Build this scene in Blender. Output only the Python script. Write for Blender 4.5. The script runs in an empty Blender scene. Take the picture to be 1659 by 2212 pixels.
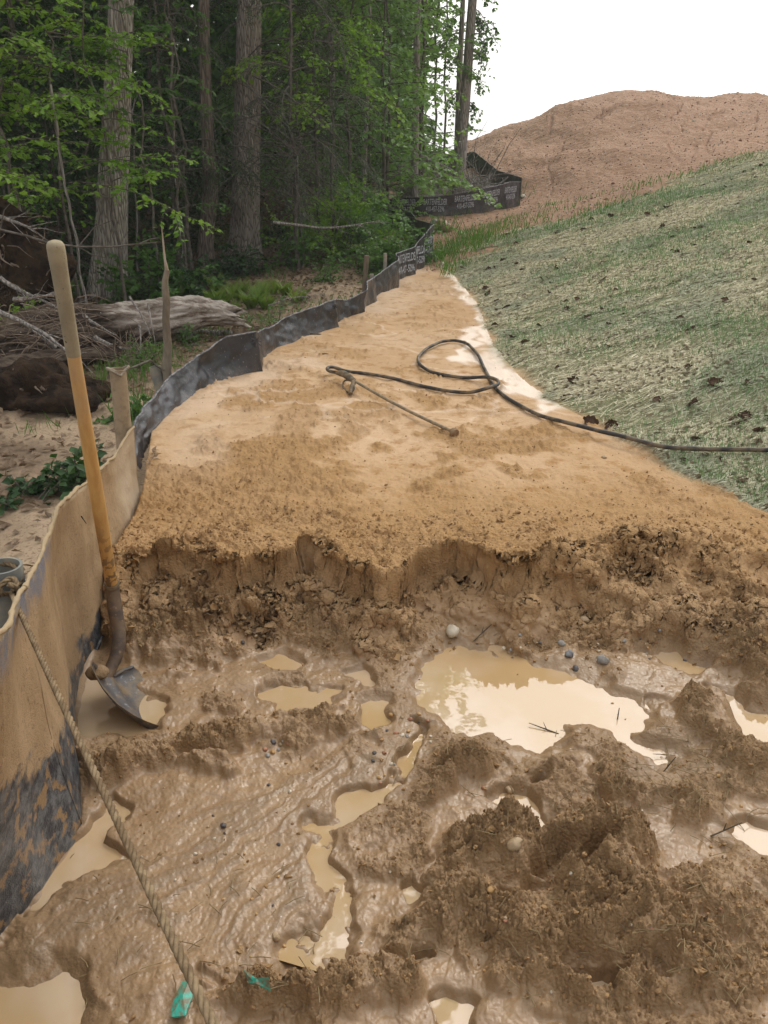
import bpy, math, random
import numpy as np
from mathutils import Vector, Matrix
R = math.radians
scene = bpy.context.scene

# ------------------------------------------------------------------ camera
CAM_H, PITCH = 1.55, R(24.0)
FP, CX, CY = 1736.0, 829.5, 1106.0            # focal length and centre in units of a 1659 x 2212 picture
SP, CP = math.sin(PITCH), math.cos(PITCH)
cd = bpy.data.cameras.new('camera')
cam = bpy.data.objects.new('camera', cd); scene.collection.objects.link(cam)
cam.location = (0, 0, CAM_H); cam.rotation_euler = (R(90) - PITCH, 0, 0)
cd.sensor_fit = 'VERTICAL'; cd.angle = 2 * math.atan(CY / FP)
cd.clip_start = 0.05; cd.clip_end = 500
scene.camera = cam

# ------------------------------------------------------------------ light
SUN_EL, SUN_AZ = R(48), R(24)                 # azimuth measured from +Y towards +X
sdir = Vector((math.sin(SUN_AZ) * math.cos(SUN_EL), math.cos(SUN_AZ) * math.cos(SUN_EL), math.sin(SUN_EL)))
sd = bpy.data.lights.new('sun', 'SUN'); sd.energy = 1.1; sd.angle = R(12); sd.color = (1, .95, .87)
sun = bpy.data.objects.new('sun', sd); scene.collection.objects.link(sun)
sun.rotation_euler = sdir.to_track_quat('Z', 'Y').to_euler()
w = bpy.data.worlds.new("World"); scene.world = w; w.use_nodes = True
nt = w.node_tree; nt.nodes.clear()
out = nt.nodes.new('ShaderNodeOutputWorld'); bg = nt.nodes.new('ShaderNodeBackground')
sky = nt.nodes.new('ShaderNodeTexSky'); sky.sky_type = 'NISHITA'; sky.sun_disc = False
sky.sun_elevation = SUN_EL; sky.sun_rotation = SUN_AZ; sky.dust_density = 6; sky.air_density = 1.0; sky.ozone_density = 1
bg.inputs['Strength'].default_value = 0.075
# thin bright overcast: the clear sky is veiled by pale cloud, brightest round the sun
tc = nt.nodes.new('ShaderNodeTexCoord')
dot = nt.nodes.new('ShaderNodeVectorMath'); dot.operation = 'DOT_PRODUCT'; dot.inputs[1].default_value = tuple(sdir)
mr = nt.nodes.new('ShaderNodeMapRange'); mr.interpolation_type = 'SMOOTHSTEP'
mr.inputs['From Min'].default_value = 0.45; mr.inputs['From Max'].default_value = 1.0
mr.inputs['To Min'].default_value = 15.5; mr.inputs['To Max'].default_value = 46.0
cn = nt.nodes.new('ShaderNodeTexNoise'); cn.inputs['Scale'].default_value = 2.2; cn.inputs['Detail'].default_value = 5
cm = nt.nodes.new('ShaderNodeMapRange'); cm.inputs['To Min'].default_value = .75; cm.inputs['To Max'].default_value = 1.2
mul = nt.nodes.new('ShaderNodeMath'); mul.operation = 'MULTIPLY'
mul2 = nt.nodes.new('ShaderNodeVectorMath'); mul2.operation = 'SCALE'; mul2.inputs[0].default_value = (1.0, .985, .96)
mx = nt.nodes.new('ShaderNodeMix'); mx.data_type = 'RGBA'; mx.inputs['Factor'].default_value = .8
L = nt.links.new
L(tc.outputs['Generated'], dot.inputs[0]); L(dot.outputs['Value'], mr.inputs['Value'])
L(tc.outputs['Generated'], cn.inputs['Vector']); L(cn.outputs['Fac'], cm.inputs['Value'])
L(mr.outputs['Result'], mul.inputs[0]); L(cm.outputs['Result'], mul.inputs[1]); L(mul.outputs[0], mul2.inputs['Scale'])
L(sky.outputs[0], mx.inputs['A']); L(mul2.outputs[0], mx.inputs['B'])
L(mx.outputs['Result'], bg.inputs['Color']); L(bg.outputs[0], out.inputs['Surface'])
scene.view_settings.view_transform = 'Standard'; scene.view_settings.look = 'None'
scene.view_settings.exposure = -0.15; scene.view_settings.gamma = 1
scene.cycles.max_bounces = 6; scene.cycles.diffuse_bounces = 3; scene.cycles.glossy_bounces = 3
scene.cycles.transmission_bounces = 3; scene.cycles.transparent_max_bounces = 6
scene.cycles.caustics_reflective = False; scene.cycles.caustics_refractive = False

# ------------------------------------------------------------------ helpers
C = scene.collection
HAZE = .0022
def ray(px, py):
    return np.array([px - CX, FP * CP - (py - CY) * SP, -(FP * SP + (py - CY) * CP)])
def at_z(px, py, z):
    v = ray(px, py); t = (z - CAM_H) / v[2]; return np.array([v[0] * t, v[1] * t, z])
def at_y(px, py, Y):
    v = ray(px, py); t = Y / v[1]; return np.array([v[0] * t, Y, CAM_H + v[2] * t])
def proj(X, Y, Z):
    """world -> picture units, vectorised"""
    d = np.maximum(Y * CP + (CAM_H - Z) * SP, 1e-3)
    up = (Z - CAM_H) * CP + Y * SP
    return CX + FP * X / d, CY - FP * up / d
def pxm(p):
    """picture units per metre at world point p"""
    return FP / (p[1] * CP + (CAM_H - p[2]) * SP)

def tag(o, label=None, cat=None, group=None, kind=None):
    if label: o['label'] = label
    if cat: o['category'] = cat
    if group: o['group'] = group
    if kind: o['kind'] = kind
    return o
def thing(name, loc, label, cat, group=None):
    o = bpy.data.objects.new(name, None); C.objects.link(o); o.location = tuple(loc)
    o.empty_display_size = .1
    return tag(o, label, cat, group)
def link(name, me, mat, parent=None):
    o = bpy.data.objects.new(name, me); C.objects.link(o)
    if mat is not None:
        for m in (mat if isinstance(mat, (list, tuple)) else [mat]): me.materials.append(m)
    if parent is not None: o.parent = parent
    return o
def copy_tree(o, parent=None):
    c = o.copy(); C.objects.link(c); c.parent = parent
    for ch in list(o.children): copy_tree(ch, c)
    return c

class MB:
    """collects geometry as numpy blocks, then links ONE mesh"""
    def __init__(s): s.v = []; s.f = []; s.n = 0; s.mi = []
    def add(s, verts, faces, mi=0):
        verts = np.asarray(verts, float).reshape(-1, 3); faces = np.asarray(faces, int)
        s.v.append(verts); s.f.append(faces + s.n); s.mi.append(np.full(len(faces), mi)); s.n += len(verts)
    def tube(s, pts, rad, seg=8, cap=True, mi=0, squash=1.0):
        pts = np.asarray(pts, float); n = len(pts)
        rad = np.full(n, rad, float) if np.isscalar(rad) else np.asarray(rad, float)
        t = np.gradient(pts, axis=0); t /= np.linalg.norm(t, axis=1)[:, None] + 1e-12
        ref = np.array([0, 0, 1.]) if abs(t[0][2]) < .9 else np.array([1., 0, 0])
        u = np.cross(t[0], ref); u /= np.linalg.norm(u)
        a = np.linspace(0, 2 * np.pi, seg, endpoint=False); V = []
        for i in range(n):
            u = u - t[i] * np.dot(u, t[i]); u /= np.linalg.norm(u) + 1e-12
            w_ = np.cross(t[i], u)
            V.append(pts[i] + rad[i] * (np.cos(a)[:, None] * u + squash * np.sin(a)[:, None] * w_))
        V = np.concatenate(V)
        i, j = np.meshgrid(np.arange(n - 1), np.arange(seg), indexing='ij')
        i = i.ravel(); j = j.ravel(); k = (j + 1) % seg
        s.add(V, np.stack([i * seg + j, i * seg + k, (i + 1) * seg + k, (i + 1) * seg + j], 1), mi)
        if cap:
            for e, idx in ((0, 0), (1, n - 1)):
                c = np.vstack([pts[idx][None], V[idx * seg:(idx + 1) * seg]])
                q = [[0, 1 + (m if e else (m + 1) % seg), 1 + ((m + 1) % seg if e else m), 0] for m in range(seg)]
                s.add(c, [f[:3] + [f[2]] for f in q], mi)
    def grid(s, P, mi=0, closed=False):
        P = np.asarray(P, float); n, m = P.shape[:2]
        mm = m if closed else m - 1
        i, j = np.meshgrid(np.arange(n - 1), np.arange(mm), indexing='ij'); i = i.ravel(); j = j.ravel(); k = (j + 1) % m
        s.add(P.reshape(-1, 3), np.stack([i * m + j, i * m + k, (i + 1) * m + k, (i + 1) * m + j], 1), mi)
    def leaves(s, p, d, nrm, ln, wd, fold=.25, mi=0):
        """rhombic leaves: p base (N,3), d direction, nrm normal, ln / wd lengths"""
        p = np.asarray(p); d = d / (np.linalg.norm(d, axis=1)[:, None] + 1e-9)
        sd_ = np.cross(d, nrm); sd_ /= np.linalg.norm(sd_, axis=1)[:, None] + 1e-9
        up = np.cross(sd_, d)
        ln = np.broadcast_to(ln, (len(p),))[:, None]; wd = np.broadcast_to(wd, (len(p),))[:, None]
        V = np.stack([p, p + d * ln * .45 + sd_ * wd * .5 + up * wd * fold,
                      p + d * ln, p + d * ln * .45 - sd_ * wd * .5 + up * wd * fold], 1)
        n = len(p); b = np.arange(n)[:, None] * 4
        s.add(V.reshape(-1, 3), np.concatenate([b + np.array([[0, 1, 2, 2]]), b + np.array([[0, 2, 3, 3]])]), mi)
    def mesh(s, name, smooth=True, sub=None):
        V = np.concatenate(s.v); Fq = np.concatenate(s.f); mi = np.concatenate(s.mi)
        tri = Fq[:, 2] == Fq[:, 3]
        cnt = np.where(tri, 3, 4); starts = np.concatenate([[0], np.cumsum(cnt)[:-1]])
        keep = np.ones(Fq.shape, bool); keep[tri, 3] = False
        loops = Fq[keep]
        if sub is not None: V = V - np.asarray(sub)
        me = bpy.data.meshes.new(name)
        me.vertices.add(len(V)); me.vertices.foreach_set('co', V.astype(np.float32).ravel())
        me.loops.add(len(loops)); me.loops.foreach_set('vertex_index', loops.astype(np.int32))
        me.polygons.add(len(Fq)); me.polygons.foreach_set('loop_start', starts.astype(np.int32))
        me.polygons.foreach_set('loop_total', cnt.astype(np.int32))
        me.polygons.foreach_set('use_smooth', np.full(len(Fq), smooth))
        me.polygons.foreach_set('material_index', mi.astype(np.int32))
        me.update(calc_edges=True); me.validate()
        return me
    def build(s, name, mat, parent=None, smooth=True, at=None):
        """at: world location of the object (mesh is stored relative to it)"""
        base = np.zeros(3)
        if parent is not None: base = np.array(parent.matrix_world.translation if False else world_loc(parent))
        loc = np.array(at) if at is not None else (base if parent is not None else np.zeros(3))
        me = s.mesh(name, smooth, sub=loc)
        o = link(name, me, mat, parent)
        o.location = tuple(loc - base)
        return o
def world_loc(o):
    v = np.array(o.location)
    while o.parent: o = o.parent; v = v + np.array(o.location)
    return v

# ------------------------------------------------------------------ noise (numpy)
def _hash(*k):
    h = np.zeros_like(k[0], dtype=np.uint32)
    for i, a in enumerate(k):
        h = (h ^ (a.astype(np.int64) & 0xffffffff).astype(np.uint32)) * np.uint32([2654435761, 2246822519, 3266489917, 668265263][i % 4])
        h ^= h >> np.uint32(15)
    h = h * np.uint32(2246822519); h ^= h >> np.uint32(13); h = h * np.uint32(3266489917); h ^= h >> np.uint32(16)
    return h.astype(np.float64) / 4294967296.0
def vn2(x, y, seed=0):
    xi = np.floor(x); yi = np.floor(y); fx = x - xi; fy = y - yi
    fx = fx * fx * fx * (fx * (fx * 6 - 15) + 10); fy = fy * fy * fy * (fy * (fy * 6 - 15) + 10)
    s = np.full_like(xi, seed)
    a = _hash(xi, yi, s); b = _hash(xi + 1, yi, s); c = _hash(xi, yi + 1, s); d = _hash(xi + 1, yi + 1, s)
    return (a + (b - a) * fx) * (1 - fy) + (c + (d - c) * fx) * fy - .5
def fbm2(x, y, octv=4, seed=0, gain=.5):
    o = np.zeros_like(x); a = 1.0; fx, fy = x, y
    for i in range(octv):
        o += a * vn2(fx, fy, seed + i * 17); a *= gain
        fx, fy = fx * 1.63 - fy * 1.17 + 5.3, fx * 1.17 + fy * 1.63 - 2.1
    return o
def vn3(x, y, z, seed=0):
    xi = np.floor(x); yi = np.floor(y); zi = np.floor(z); fx = x - xi; fy = y - yi; fz = z - zi
    fx = fx * fx * (3 - 2 * fx); fy = fy * fy * (3 - 2 * fy); fz = fz * fz * (3 - 2 * fz)
    h = lambda i, j, k: _hash(xi + i, yi + j, zi + k + seed * 131)
    c00 = h(0, 0, 0) * (1 - fx) + h(1, 0, 0) * fx; c10 = h(0, 1, 0) * (1 - fx) + h(1, 1, 0) * fx
    c01 = h(0, 0, 1) * (1 - fx) + h(1, 0, 1) * fx; c11 = h(0, 1, 1) * (1 - fx) + h(1, 1, 1) * fx
    return (c00 * (1 - fy) + c10 * fy) * (1 - fz) + (c01 * (1 - fy) + c11 * fy) * fz - .5
def fbm3(x, y, z, octv=3, seed=0, gain=.5):
    o = np.zeros_like(x); a = 1.0; f = 1.0
    for i in range(octv):
        o += a * vn3(x * f + i * 3.1, y * f - i * 1.7, z * f + i * 5.9, seed + i); a *= gain; f *= 2.07
    return o
def clods(x, y, seed=0, dens=.8):
    """domes of random size scattered on a jittered unit grid, height 0..1"""
    xi = np.floor(x); yi = np.floor(y); best = np.zeros_like(x)
    for i in (-1, 0, 1):
        for j in (-1, 0, 1):
            cx = xi + i; cy = yi + j; s = np.full_like(cx, seed)
            px = cx + _hash(cx, cy, s); py = cy + _hash(cx, cy, s + 7)
            r = .25 + .5 * _hash(cx, cy, s + 13) ** 1.5; on = _hash(cx, cy, s + 29) < dens
            d2 = ((x - px) ** 2 + (y - py) ** 2) / (r * r)
            best = np.maximum(best, np.where(on & (d2 < 1), np.sqrt(np.maximum(1 - d2, 0)) * r * 1.3, 0))
    return best
def sst(a, b, x):
    t = np.clip((x - a) / (b - a), 0, 1); return t * t * (3 - 2 * t)
def seg_dist(X, Y, pts):
    """distance to polyline and arclength parameter"""
    best = np.full(X.shape, 1e9)
    for (x0, y0), (x1, y1) in zip(pts[:-1], pts[1:]):
        dx, dy = x1 - x0, y1 - y0; l2 = dx * dx + dy * dy + 1e-9
        t = np.clip(((X - x0) * dx + (Y - y0) * dy) / l2, 0, 1)
        best = np.minimum(best, np.hypot(X - x0 - t * dx, Y - y0 - t * dy))
    return best
def poly_sd(X, Y, pts):
    """signed distance to polygon, positive inside"""
    pts = [tuple(p) for p in pts]; d = seg_dist(X, Y, pts + pts[:1])
    ins = np.zeros(X.shape, bool)
    for (x0, y0), (x1, y1) in zip(pts, pts[1:] + pts[:1]):
        c = ((y0 > Y) != (y1 > Y)) & (X < (x1 - x0) * (Y - y0) / (y1 - y0 + 1e-12) + x0); ins ^= c
    return np.where(ins, d, -d)

# ------------------------------------------------------------------ material helper
class Mat:
    def __init__(s, name):
        s.m = bpy.data.materials.new(name); s.m.use_nodes = True; s.t = s.m.node_tree; s.t.nodes.clear()
        s.out = s.n('ShaderNodeOutputMaterial'); s.b = s.n('ShaderNodeBsdfPrincipled'); s.l(s.b.outputs[0], s.out.inputs[0])
    def n(s, k, **kw):
        nd = s.t.nodes.new(k)
        for a, v in kw.items(): setattr(nd, a, v)
        return nd
    def l(s, a, b): s.t.links.new(a, b)
    def val(s, inp, v):
        if hasattr(v, 'links') or isinstance(v, bpy.types.NodeSocket): s.l(v, inp)
        elif isinstance(v, (tuple, list)) and len(v) == 3 and inp.type == 'RGBA': inp.default_value = (*v, 1)
        else: inp.default_value = v
    def coord(s, kind='Object', scale=(1, 1, 1)):
        if kind == 'pos': c = s.n('ShaderNodeNewGeometry').outputs['Position']
        else: c = s.n('ShaderNodeTexCoord').outputs[kind]
        mp = s.n('ShaderNodeMapping'); mp.inputs['Scale'].default_value = scale; s.l(c, mp.inputs['Vector']); return mp.outputs[0]
    def noise(s, v, scale, detail=4, rough=.55, dist=0, out='Fac'):
        n = s.n('ShaderNodeTexNoise'); s.l(v, n.inputs['Vector']); n.inputs['Scale'].default_value = scale
        n.inputs['Detail'].default_value = detail; n.inputs['Roughness'].default_value = rough; n.inputs['Distortion'].default_value = dist
        return n.outputs[out]
    def voro(s, v, scale, feature='F1', out='Distance', rnd=1):
        n = s.n('ShaderNodeTexVoronoi', feature=feature); s.l(v, n.inputs['Vector']); n.inputs['Scale'].default_value = scale
        n.inputs['Randomness'].default_value = rnd; return n.outputs[out]
    def mr(s, v, a, b, c=0., d=1., smooth=True):
        n = s.n('ShaderNodeMapRange'); n.interpolation_type = 'SMOOTHSTEP' if smooth else 'LINEAR'
        s.val(n.inputs['Value'], v)
        for k, x in zip(('From Min', 'From Max', 'To Min', 'To Max'), (a, b, c, d)): s.val(n.inputs[k], x)
        return n.outputs[0]
    def mix(s, f, a, b, mode='MIX'):
        n = s.n('ShaderNodeMix', data_type='RGBA', blend_type=mode)
        s.val(n.inputs[0], f); s.val(n.inputs[6], a); s.val(n.inputs[7], b); return n.outputs[2]
    def math(s, op, a, b=None, c=None):
        n = s.n('ShaderNodeMath', operation=op); s.val(n.inputs[0], a)
        if b is not None: s.val(n.inputs[1], b)
        if c is not None: s.val(n.inputs[2], c)
        return n.outputs[0]
    def attr(s, name, out='Fac'):
        n = s.n('ShaderNodeAttribute', attribute_name=name); return n.outputs[out]
    def bump(s, h, strength=.5, dist=.01, nrm=None):
        n = s.n('ShaderNodeBump'); s.val(n.inputs['Height'], h); s.val(n.inputs['Strength'], strength); n.inputs['Distance'].default_value = dist
        if nrm is not None: s.l(nrm, n.inputs['Normal'])
        return n.outputs[0]
    def set(s, color=None, rough=None, spec=None, normal=None, metal=None, ior=None):
        if color is not None: s.val(s.b.inputs['Base Color'], color)
        if rough is not None: s.val(s.b.inputs['Roughness'], rough)
        if spec is not None: s.val(s.b.inputs['Specular IOR Level'], spec)
        if normal is not None: s.l(normal, s.b.inputs['Normal'])
        if metal is not None: s.val(s.b.inputs['Metallic'], metal)
        if ior is not None: s.val(s.b.inputs['IOR'], ior)
        return s.m
# ================================================================== GROUND
# macro height: pit floor (z about 0), sand bed (about .25), forest floor, grassed bank, gravel hill
def ipx(pts, z):
    """picture points -> world xy on plane z"""
    return [tuple(at_z(px, py, z)[:2]) for px, py in pts]
TOE = ipx([(1900, 1290), (1659, 1118), (1560, 1062), (1430, 992), (1330, 948), (1210, 890), (1125, 832), (1065, 760), (1030, 668), (990, 625), (950, 575)], .25)
TOE_Y = np.array([p[1] for p in TOE]); TOE_X = np.array([p[0] for p in TOE])
_o = np.argsort(TOE_Y); TOE_Y = TOE_Y[_o]; TOE_X = TOE_X[_o]
TOE_Y = np.append(TOE_Y, [13, 14.5, 16.5, 24, 60]); TOE_X = np.append(TOE_X, [1.1, 1.9, 2.6, 3.0, 4.0])
# base line of the fence seen from the sand side (picture, z = .25)
FENCE_B = [(300, 985), (324, 931), (370, 887), (420, 854), (473, 824), (520, 807), (565, 797), (563, 783), (572, 768), (605, 745), (641, 732), (690, 714), (732, 701),
           (731, 690), (760, 680), (789, 673), (791, 662), (814, 649), (813, 634), (836, 627), (861, 615), (860, 603), (880, 596), (898, 592), (899, 581), (917, 577), (918, 569), (930, 566), (937, 552)]
FENCE_T = [(262, 965), (297, 905), (335, 850), (375, 808), (430, 766), (490, 728), (553, 718), (551, 721), (560, 717), (588, 706), (612, 688), (670, 667), (722, 649),
           (724, 647), (750, 650), (792, 628), (793, 609), (808, 600), (808, 599), (832, 583), (859, 563), (857, 548), (878, 540), (898, 534), (898, 528), (917, 509), (917, 506), (928, 493), (937, 485)]
# near muddy fence: base and top polylines in metres
NEAR_B = np.array([(-.62, .35, 0), (-.88, .75, -.04), (-.86, 1.05, -.03), (-.825, 1.2, -.02), (-.785, 1.36, -.02), (-.745, 1.52, -.02), (-.80, 1.68, -.01), (-.88, 1.84, -.01), (-.935, 2.0, -.01), (-.975, 2.2, .0), (-.985, 2.4, .10), (-.985, 2.6, .22), (-1.0, 2.9, .23), (-1.02, 3.12, .23)])
def _fx():
    pts = [(p[0], p[1]) for p in NEAR_B] + ipx(FENCE_B[1:], .25)
    y = np.maximum.accumulate(np.array([p[1] for p in pts])); x = np.array([p[0] for p in pts])
    return np.append(y + np.arange(len(y)) * 1e-5, [13.0, 15.0, 60]), np.append(x, [-.3, -.2, -.2])
FX_Y, FX_X = _fx()
BANK = [(-400, 1180), (150, 1180), (240, 1180), (305, 1185), (322, 1172), (345, 1168), (440, 1170), (458, 1180), (472, 1200), (520, 1206), (600, 1200), (636, 1185), (648, 1162), (700, 1170), (750, 1195), (780, 1225), (850, 1236), (884, 1215), (905, 1186), (980, 1178), (1050, 1195), (1085, 1210), (1130, 1208), (1170, 1188), (1300, 1165), (1420, 1150), (1560, 1150), (1659, 1180), (2100, 1230)]
_b = np.array([at_z(px, py, .25)[:2] for px, py in BANK]); BK_X, BK_Y = _b[:, 0], _b[:, 1]
BW_X = np.array([-3, -.95, -.8, -.6, -.3, 0, .35, .6, .8, 1.3, 3]); BW_W = np.array([.30, .28, .22, .22, .20, .18, .20, .28, .38, .45, .6])
SKY_A = np.array([900, 960, 1015, 1080, 1150, 1240, 1330, 1420, 1480, 1540, 1560, 1600, 1659, 1800, 2400]); SKY_Y = np.array([348, 325, 303, 276, 254, 213, 195, 198, 211, 221, 219, 214, 216, 218, 232])
_e = np.array([[ray(a, b)[0] / ray(a, b)[1], ray(a, b)[2] / ray(a, b)[1]] for a, b in zip(SKY_A, SKY_Y)])
def sand_z(X, Y):
    return .25 + .010 * np.clip(Y - 3, 0, 8) + .045 * np.clip(Y - 11, 0, 12)
def right_z(X, Y):
    """sand bed, grassed bank, gravel hill"""
    S = sand_z(X, Y); toe = np.interp(Y, TOE_Y, TOE_X)
    s = np.interp(Y, [0, 6, 12, 20, 34], [.31, .30, .275, .21, .15])
    d = X - toe; E = S + s * (np.sqrt(d * d + .09 * .09) + d) * .5
    a = X / np.maximum(Y, .5)
    Yr = 34.0; zr = CAM_H + Yr * np.interp(a, _e[:, 0], _e[:, 1])
    cap = CAM_H + Y * (np.interp(a, _e[:, 0], _e[:, 1]) - .002)
    wgt = sst(14.5, Yr, Y) ** .8 * sst(_e[0, 0] - .02, _e[2, 0], a)
    z = E * (1 - wgt) + zr * wgt
    z = np.where((Y > 15) & (a > _e[2, 0]), np.minimum(z, cap), z)
    z = z - sst(Yr, Yr + 30, Y) * 4.5 * sst(.02, .1, a)
    z = z + np.where((Y > 13), sst(14, 20, Y) * fbm2(X * .45, Y * .35, 4, 91) * .45 * sst(.05, .12, a) * (1 - .85 * sst(26, 34, Y)), 0)
    return z
def forest_z(X, Y):
    z = .02 + .02 * np.clip(Y - 2, 0, 9) + .050 * np.clip(Y - 11, 0, 14) + .05 * np.clip(Y - 25, 0, 60)
    return z + .05 * fbm2(X * 1.1, Y * 1.1, 3, 5) + .16 * sst(3, 9, -X) * fbm2(X * .25, Y * .25, 2, 8)
def macro(X, Y, detail=True):
    X = np.asarray(X, float); Y = np.asarray(Y, float)
    up = right_z(X, Y)
    by = np.interp(X, BK_X, BK_Y); bw = np.interp(X, BW_X, BW_W)
    by = by + .035 * fbm2(X * 6, Y * 6, 3, 3) + .007 * fbm2(X * 19, Y * 19, 2, 31)
    t = np.clip((Y - (by - bw)) / bw, 0, 1)
    kk = np.clip(.74 + .9 * fbm2(X * 5, Y * 2, 3, 301), .5, .88); cut = .34 * sst(-.1, .8, t) + .66 * sst(kk, kk + .13, t); mixs = sst(.30, .22, bw) ; prof = cut * mixs + (sst(-.15, 1, t) ** 1.25) * (1 - mixs)
    pitw = 1 - prof
    pitw = np.where(Y < by, pitw, 0)
    pit = np.zeros_like(X) + .016
    z = pit * pitw + up * (1 - pitw)
    z = np.where(X > 1.0, np.maximum(z, np.where(Y < 2.7, .31 * (X - 1.55), -9)), z)
    fx = np.interp(Y, FX_Y, FX_X)
    fo = sst(.012, -.03, X - fx) * (1 - sst(10.5, 12.5, Y)) + (sst(10.5, 12.5, Y) * sst(.8, -.6, X - fx))
    z = z * (1 - fo) + forest_z(X, Y) * fo
    return z, pitw * (1 - fo), fo
def gz(X, Y):
    return float(macro(np.array([X]), np.array([Y]))[0][0])
def hit(px, py, zmax=60):
    """first ground point along a picture ray"""
    v = ray(px, py); v = v / v[1]
    t = np.concatenate([np.linspace(.6, 12, 1500), np.linspace(12, 80, 1500)])
    P = v[None] * t[:, None] + np.array([0, 0, CAM_H])
    z = macro(P[:, 0], P[:, 1])[0]; b = np.nonzero(P[:, 2] <= z)[0]
    if len(b) == 0: return P[-1]
    p = P[b[0]].copy(); p[2] = z[b[0]]; return p

# ---- grid: polar about the point under the camera, one sheet out to the far woods
th = np.concatenate([np.linspace(-180, -41, 50, endpoint=False), np.linspace(-41, 41, 980), np.linspace(41, 180, 51)[1:]])
ang = np.concatenate([np.linspace(80, 59, 14, endpoint=False), np.linspace(59, 6.2, 780)])
r1 = CAM_H / np.tan(np.radians(ang))
r2 = np.exp(np.linspace(np.log(r1[-1]), np.log(46), 210))[1:]; r3 = np.exp(np.linspace(np.log(46), np.log(75), 8))[1:]
r = np.concatenate([[.02], r1, r2, r3]); xb = np.arange(2.1, 2.85, .0045); r = np.sort(np.concatenate([r, xb]))
r = r[np.concatenate([[True], np.diff(r) > .0012])]
TH, RR = np.meshgrid(np.radians(th), r)                       # rows = r
X = RR * np.sin(TH); Y = RR * np.cos(TH)
Z, PIT, FOR = macro(X, Y)
fine = (np.abs(TH) < R(42)) & (RR < 60)
# ---- pit details, drawn on the plane z = 0
PU, PV = proj(X, Y, np.zeros_like(X)); PU = np.where(Y > .2, PU, -9999)
wx = fbm2(X * 9, Y * 9, 3, 41); wy = fbm2(X * 9, Y * 9, 3, 47)
sc = np.clip((PV - 500) / 1100, .2, 1.4)
QU = PU + wx * 46 * sc; QV = PV + wy * 30 * sc
pm = (PIT > .02) & fine & (PV > 1200) & (PV < 2600) & (PU > -300) & (PU < 2000)
def on(fn):
    o = np.zeros_like(X); o[pm] = fn(QU[pm], QV[pm], X[pm], Y[pm]); return o
PUDDLES = [  # polygon, depth (m), edge softness (picture units)
 ([(908,1450),(935,1412),(975,1388),(1060,1390),(1085,1420),(1140,1432),(1200,1442),(1290,1462),(1375,1525),(1408,1570),(1385,1598),(1470,1645),(1482,1672),(1430,1672),(1370,1640),(1300,1590),(1215,1575),(1205,1618),(1172,1640),(1090,1612),(1000,1575),(925,1535),(902,1492)], .035, 26),
 ([(548,1432),(590,1420),(640,1436),(630,1458),(580,1456)], .02, 16),
 ([(560,1508),(620,1494),(720,1496),(700,1512),(600,1524)], .02, 12),
 ([(775,1520),(810,1498),(858,1512),(850,1545),(800,1570),(772,1556)], .02, 14),
 ([(755,1466),(800,1458),(815,1470),(770,1482)], .015, 10),
 ([(150,1440),(205,1440),(235,1470),(262,1490),(320,1500),(350,1545),(340,1585),(270,1590),(160,1600)], .04, 18),
 ([(195,1765),(262,1738),(285,1760),(242,1800),(240,1830),(285,1862),(205,1885),(140,1925),(60,1990),(120,1900)], .03, 14),
 ([(-200,2125),(20,2112),(100,2098),(160,2125),(185,2180),(160,2260),(-200,2300)], .035, 60),
 ([(1378,1412),(1450,1410),(1540,1442),(1520,1456),(1420,1440)], .02, 12),
 ([(1550,1480),(1600,1492),(1630,1530),(1700,1560),(1700,1625),(1610,1600),(1575,1540)], .025, 14),
 ([(1063,1732),(1125,1702),(1165,1716),(1178,1755),(1215,1782),(1185,1796),(1130,1755)], .025, 12),
 ([(1548,1790),(1600,1770),(1700,1812),(1700,1870),(1620,1850)], .025, 14),
 ([(948,2175),(985,2158),(1030,2180),(1042,2240),(948,2240)], .035, 12),
 ([(866,1920),(900,1905),(938,1920),(930,1940),(880,1944)], .02, 10),
 ([(1215,2125),(1290,2112),(1330,2130),(1300,2150),(1230,2148)], .022, 10),
 ([(905,2075),(935,2068),(945,2088),(915,2098)], .02, 9),
]
STREAM = [(890, 1580), (872, 1630), (850, 1680), (800, 1722), (745, 1748), (700, 1790), (690, 1850), (712, 1920), (715, 1985), (690, 2040), (640, 2085)]
def f_pud(u, v, x, y):
    o = np.zeros_like(u)
    for poly, dep, soft in PUDDLES:
        sdv = poly_sd(u, v, poly); o = np.maximum(o, (.03) * sst(-soft * .8, soft * .9, sdv + 4) + .004 * sst(soft * .3, soft * 2, sdv))
    return o
def f_stream(u, v, x, y):
    d = seg_dist(u, v, STREAM); wv = np.interp(v, [1560, 1700, 1800, 1950, 2090], [13, 20, 34, 44, 66]); return sst(wv, wv * .45, d)
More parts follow.
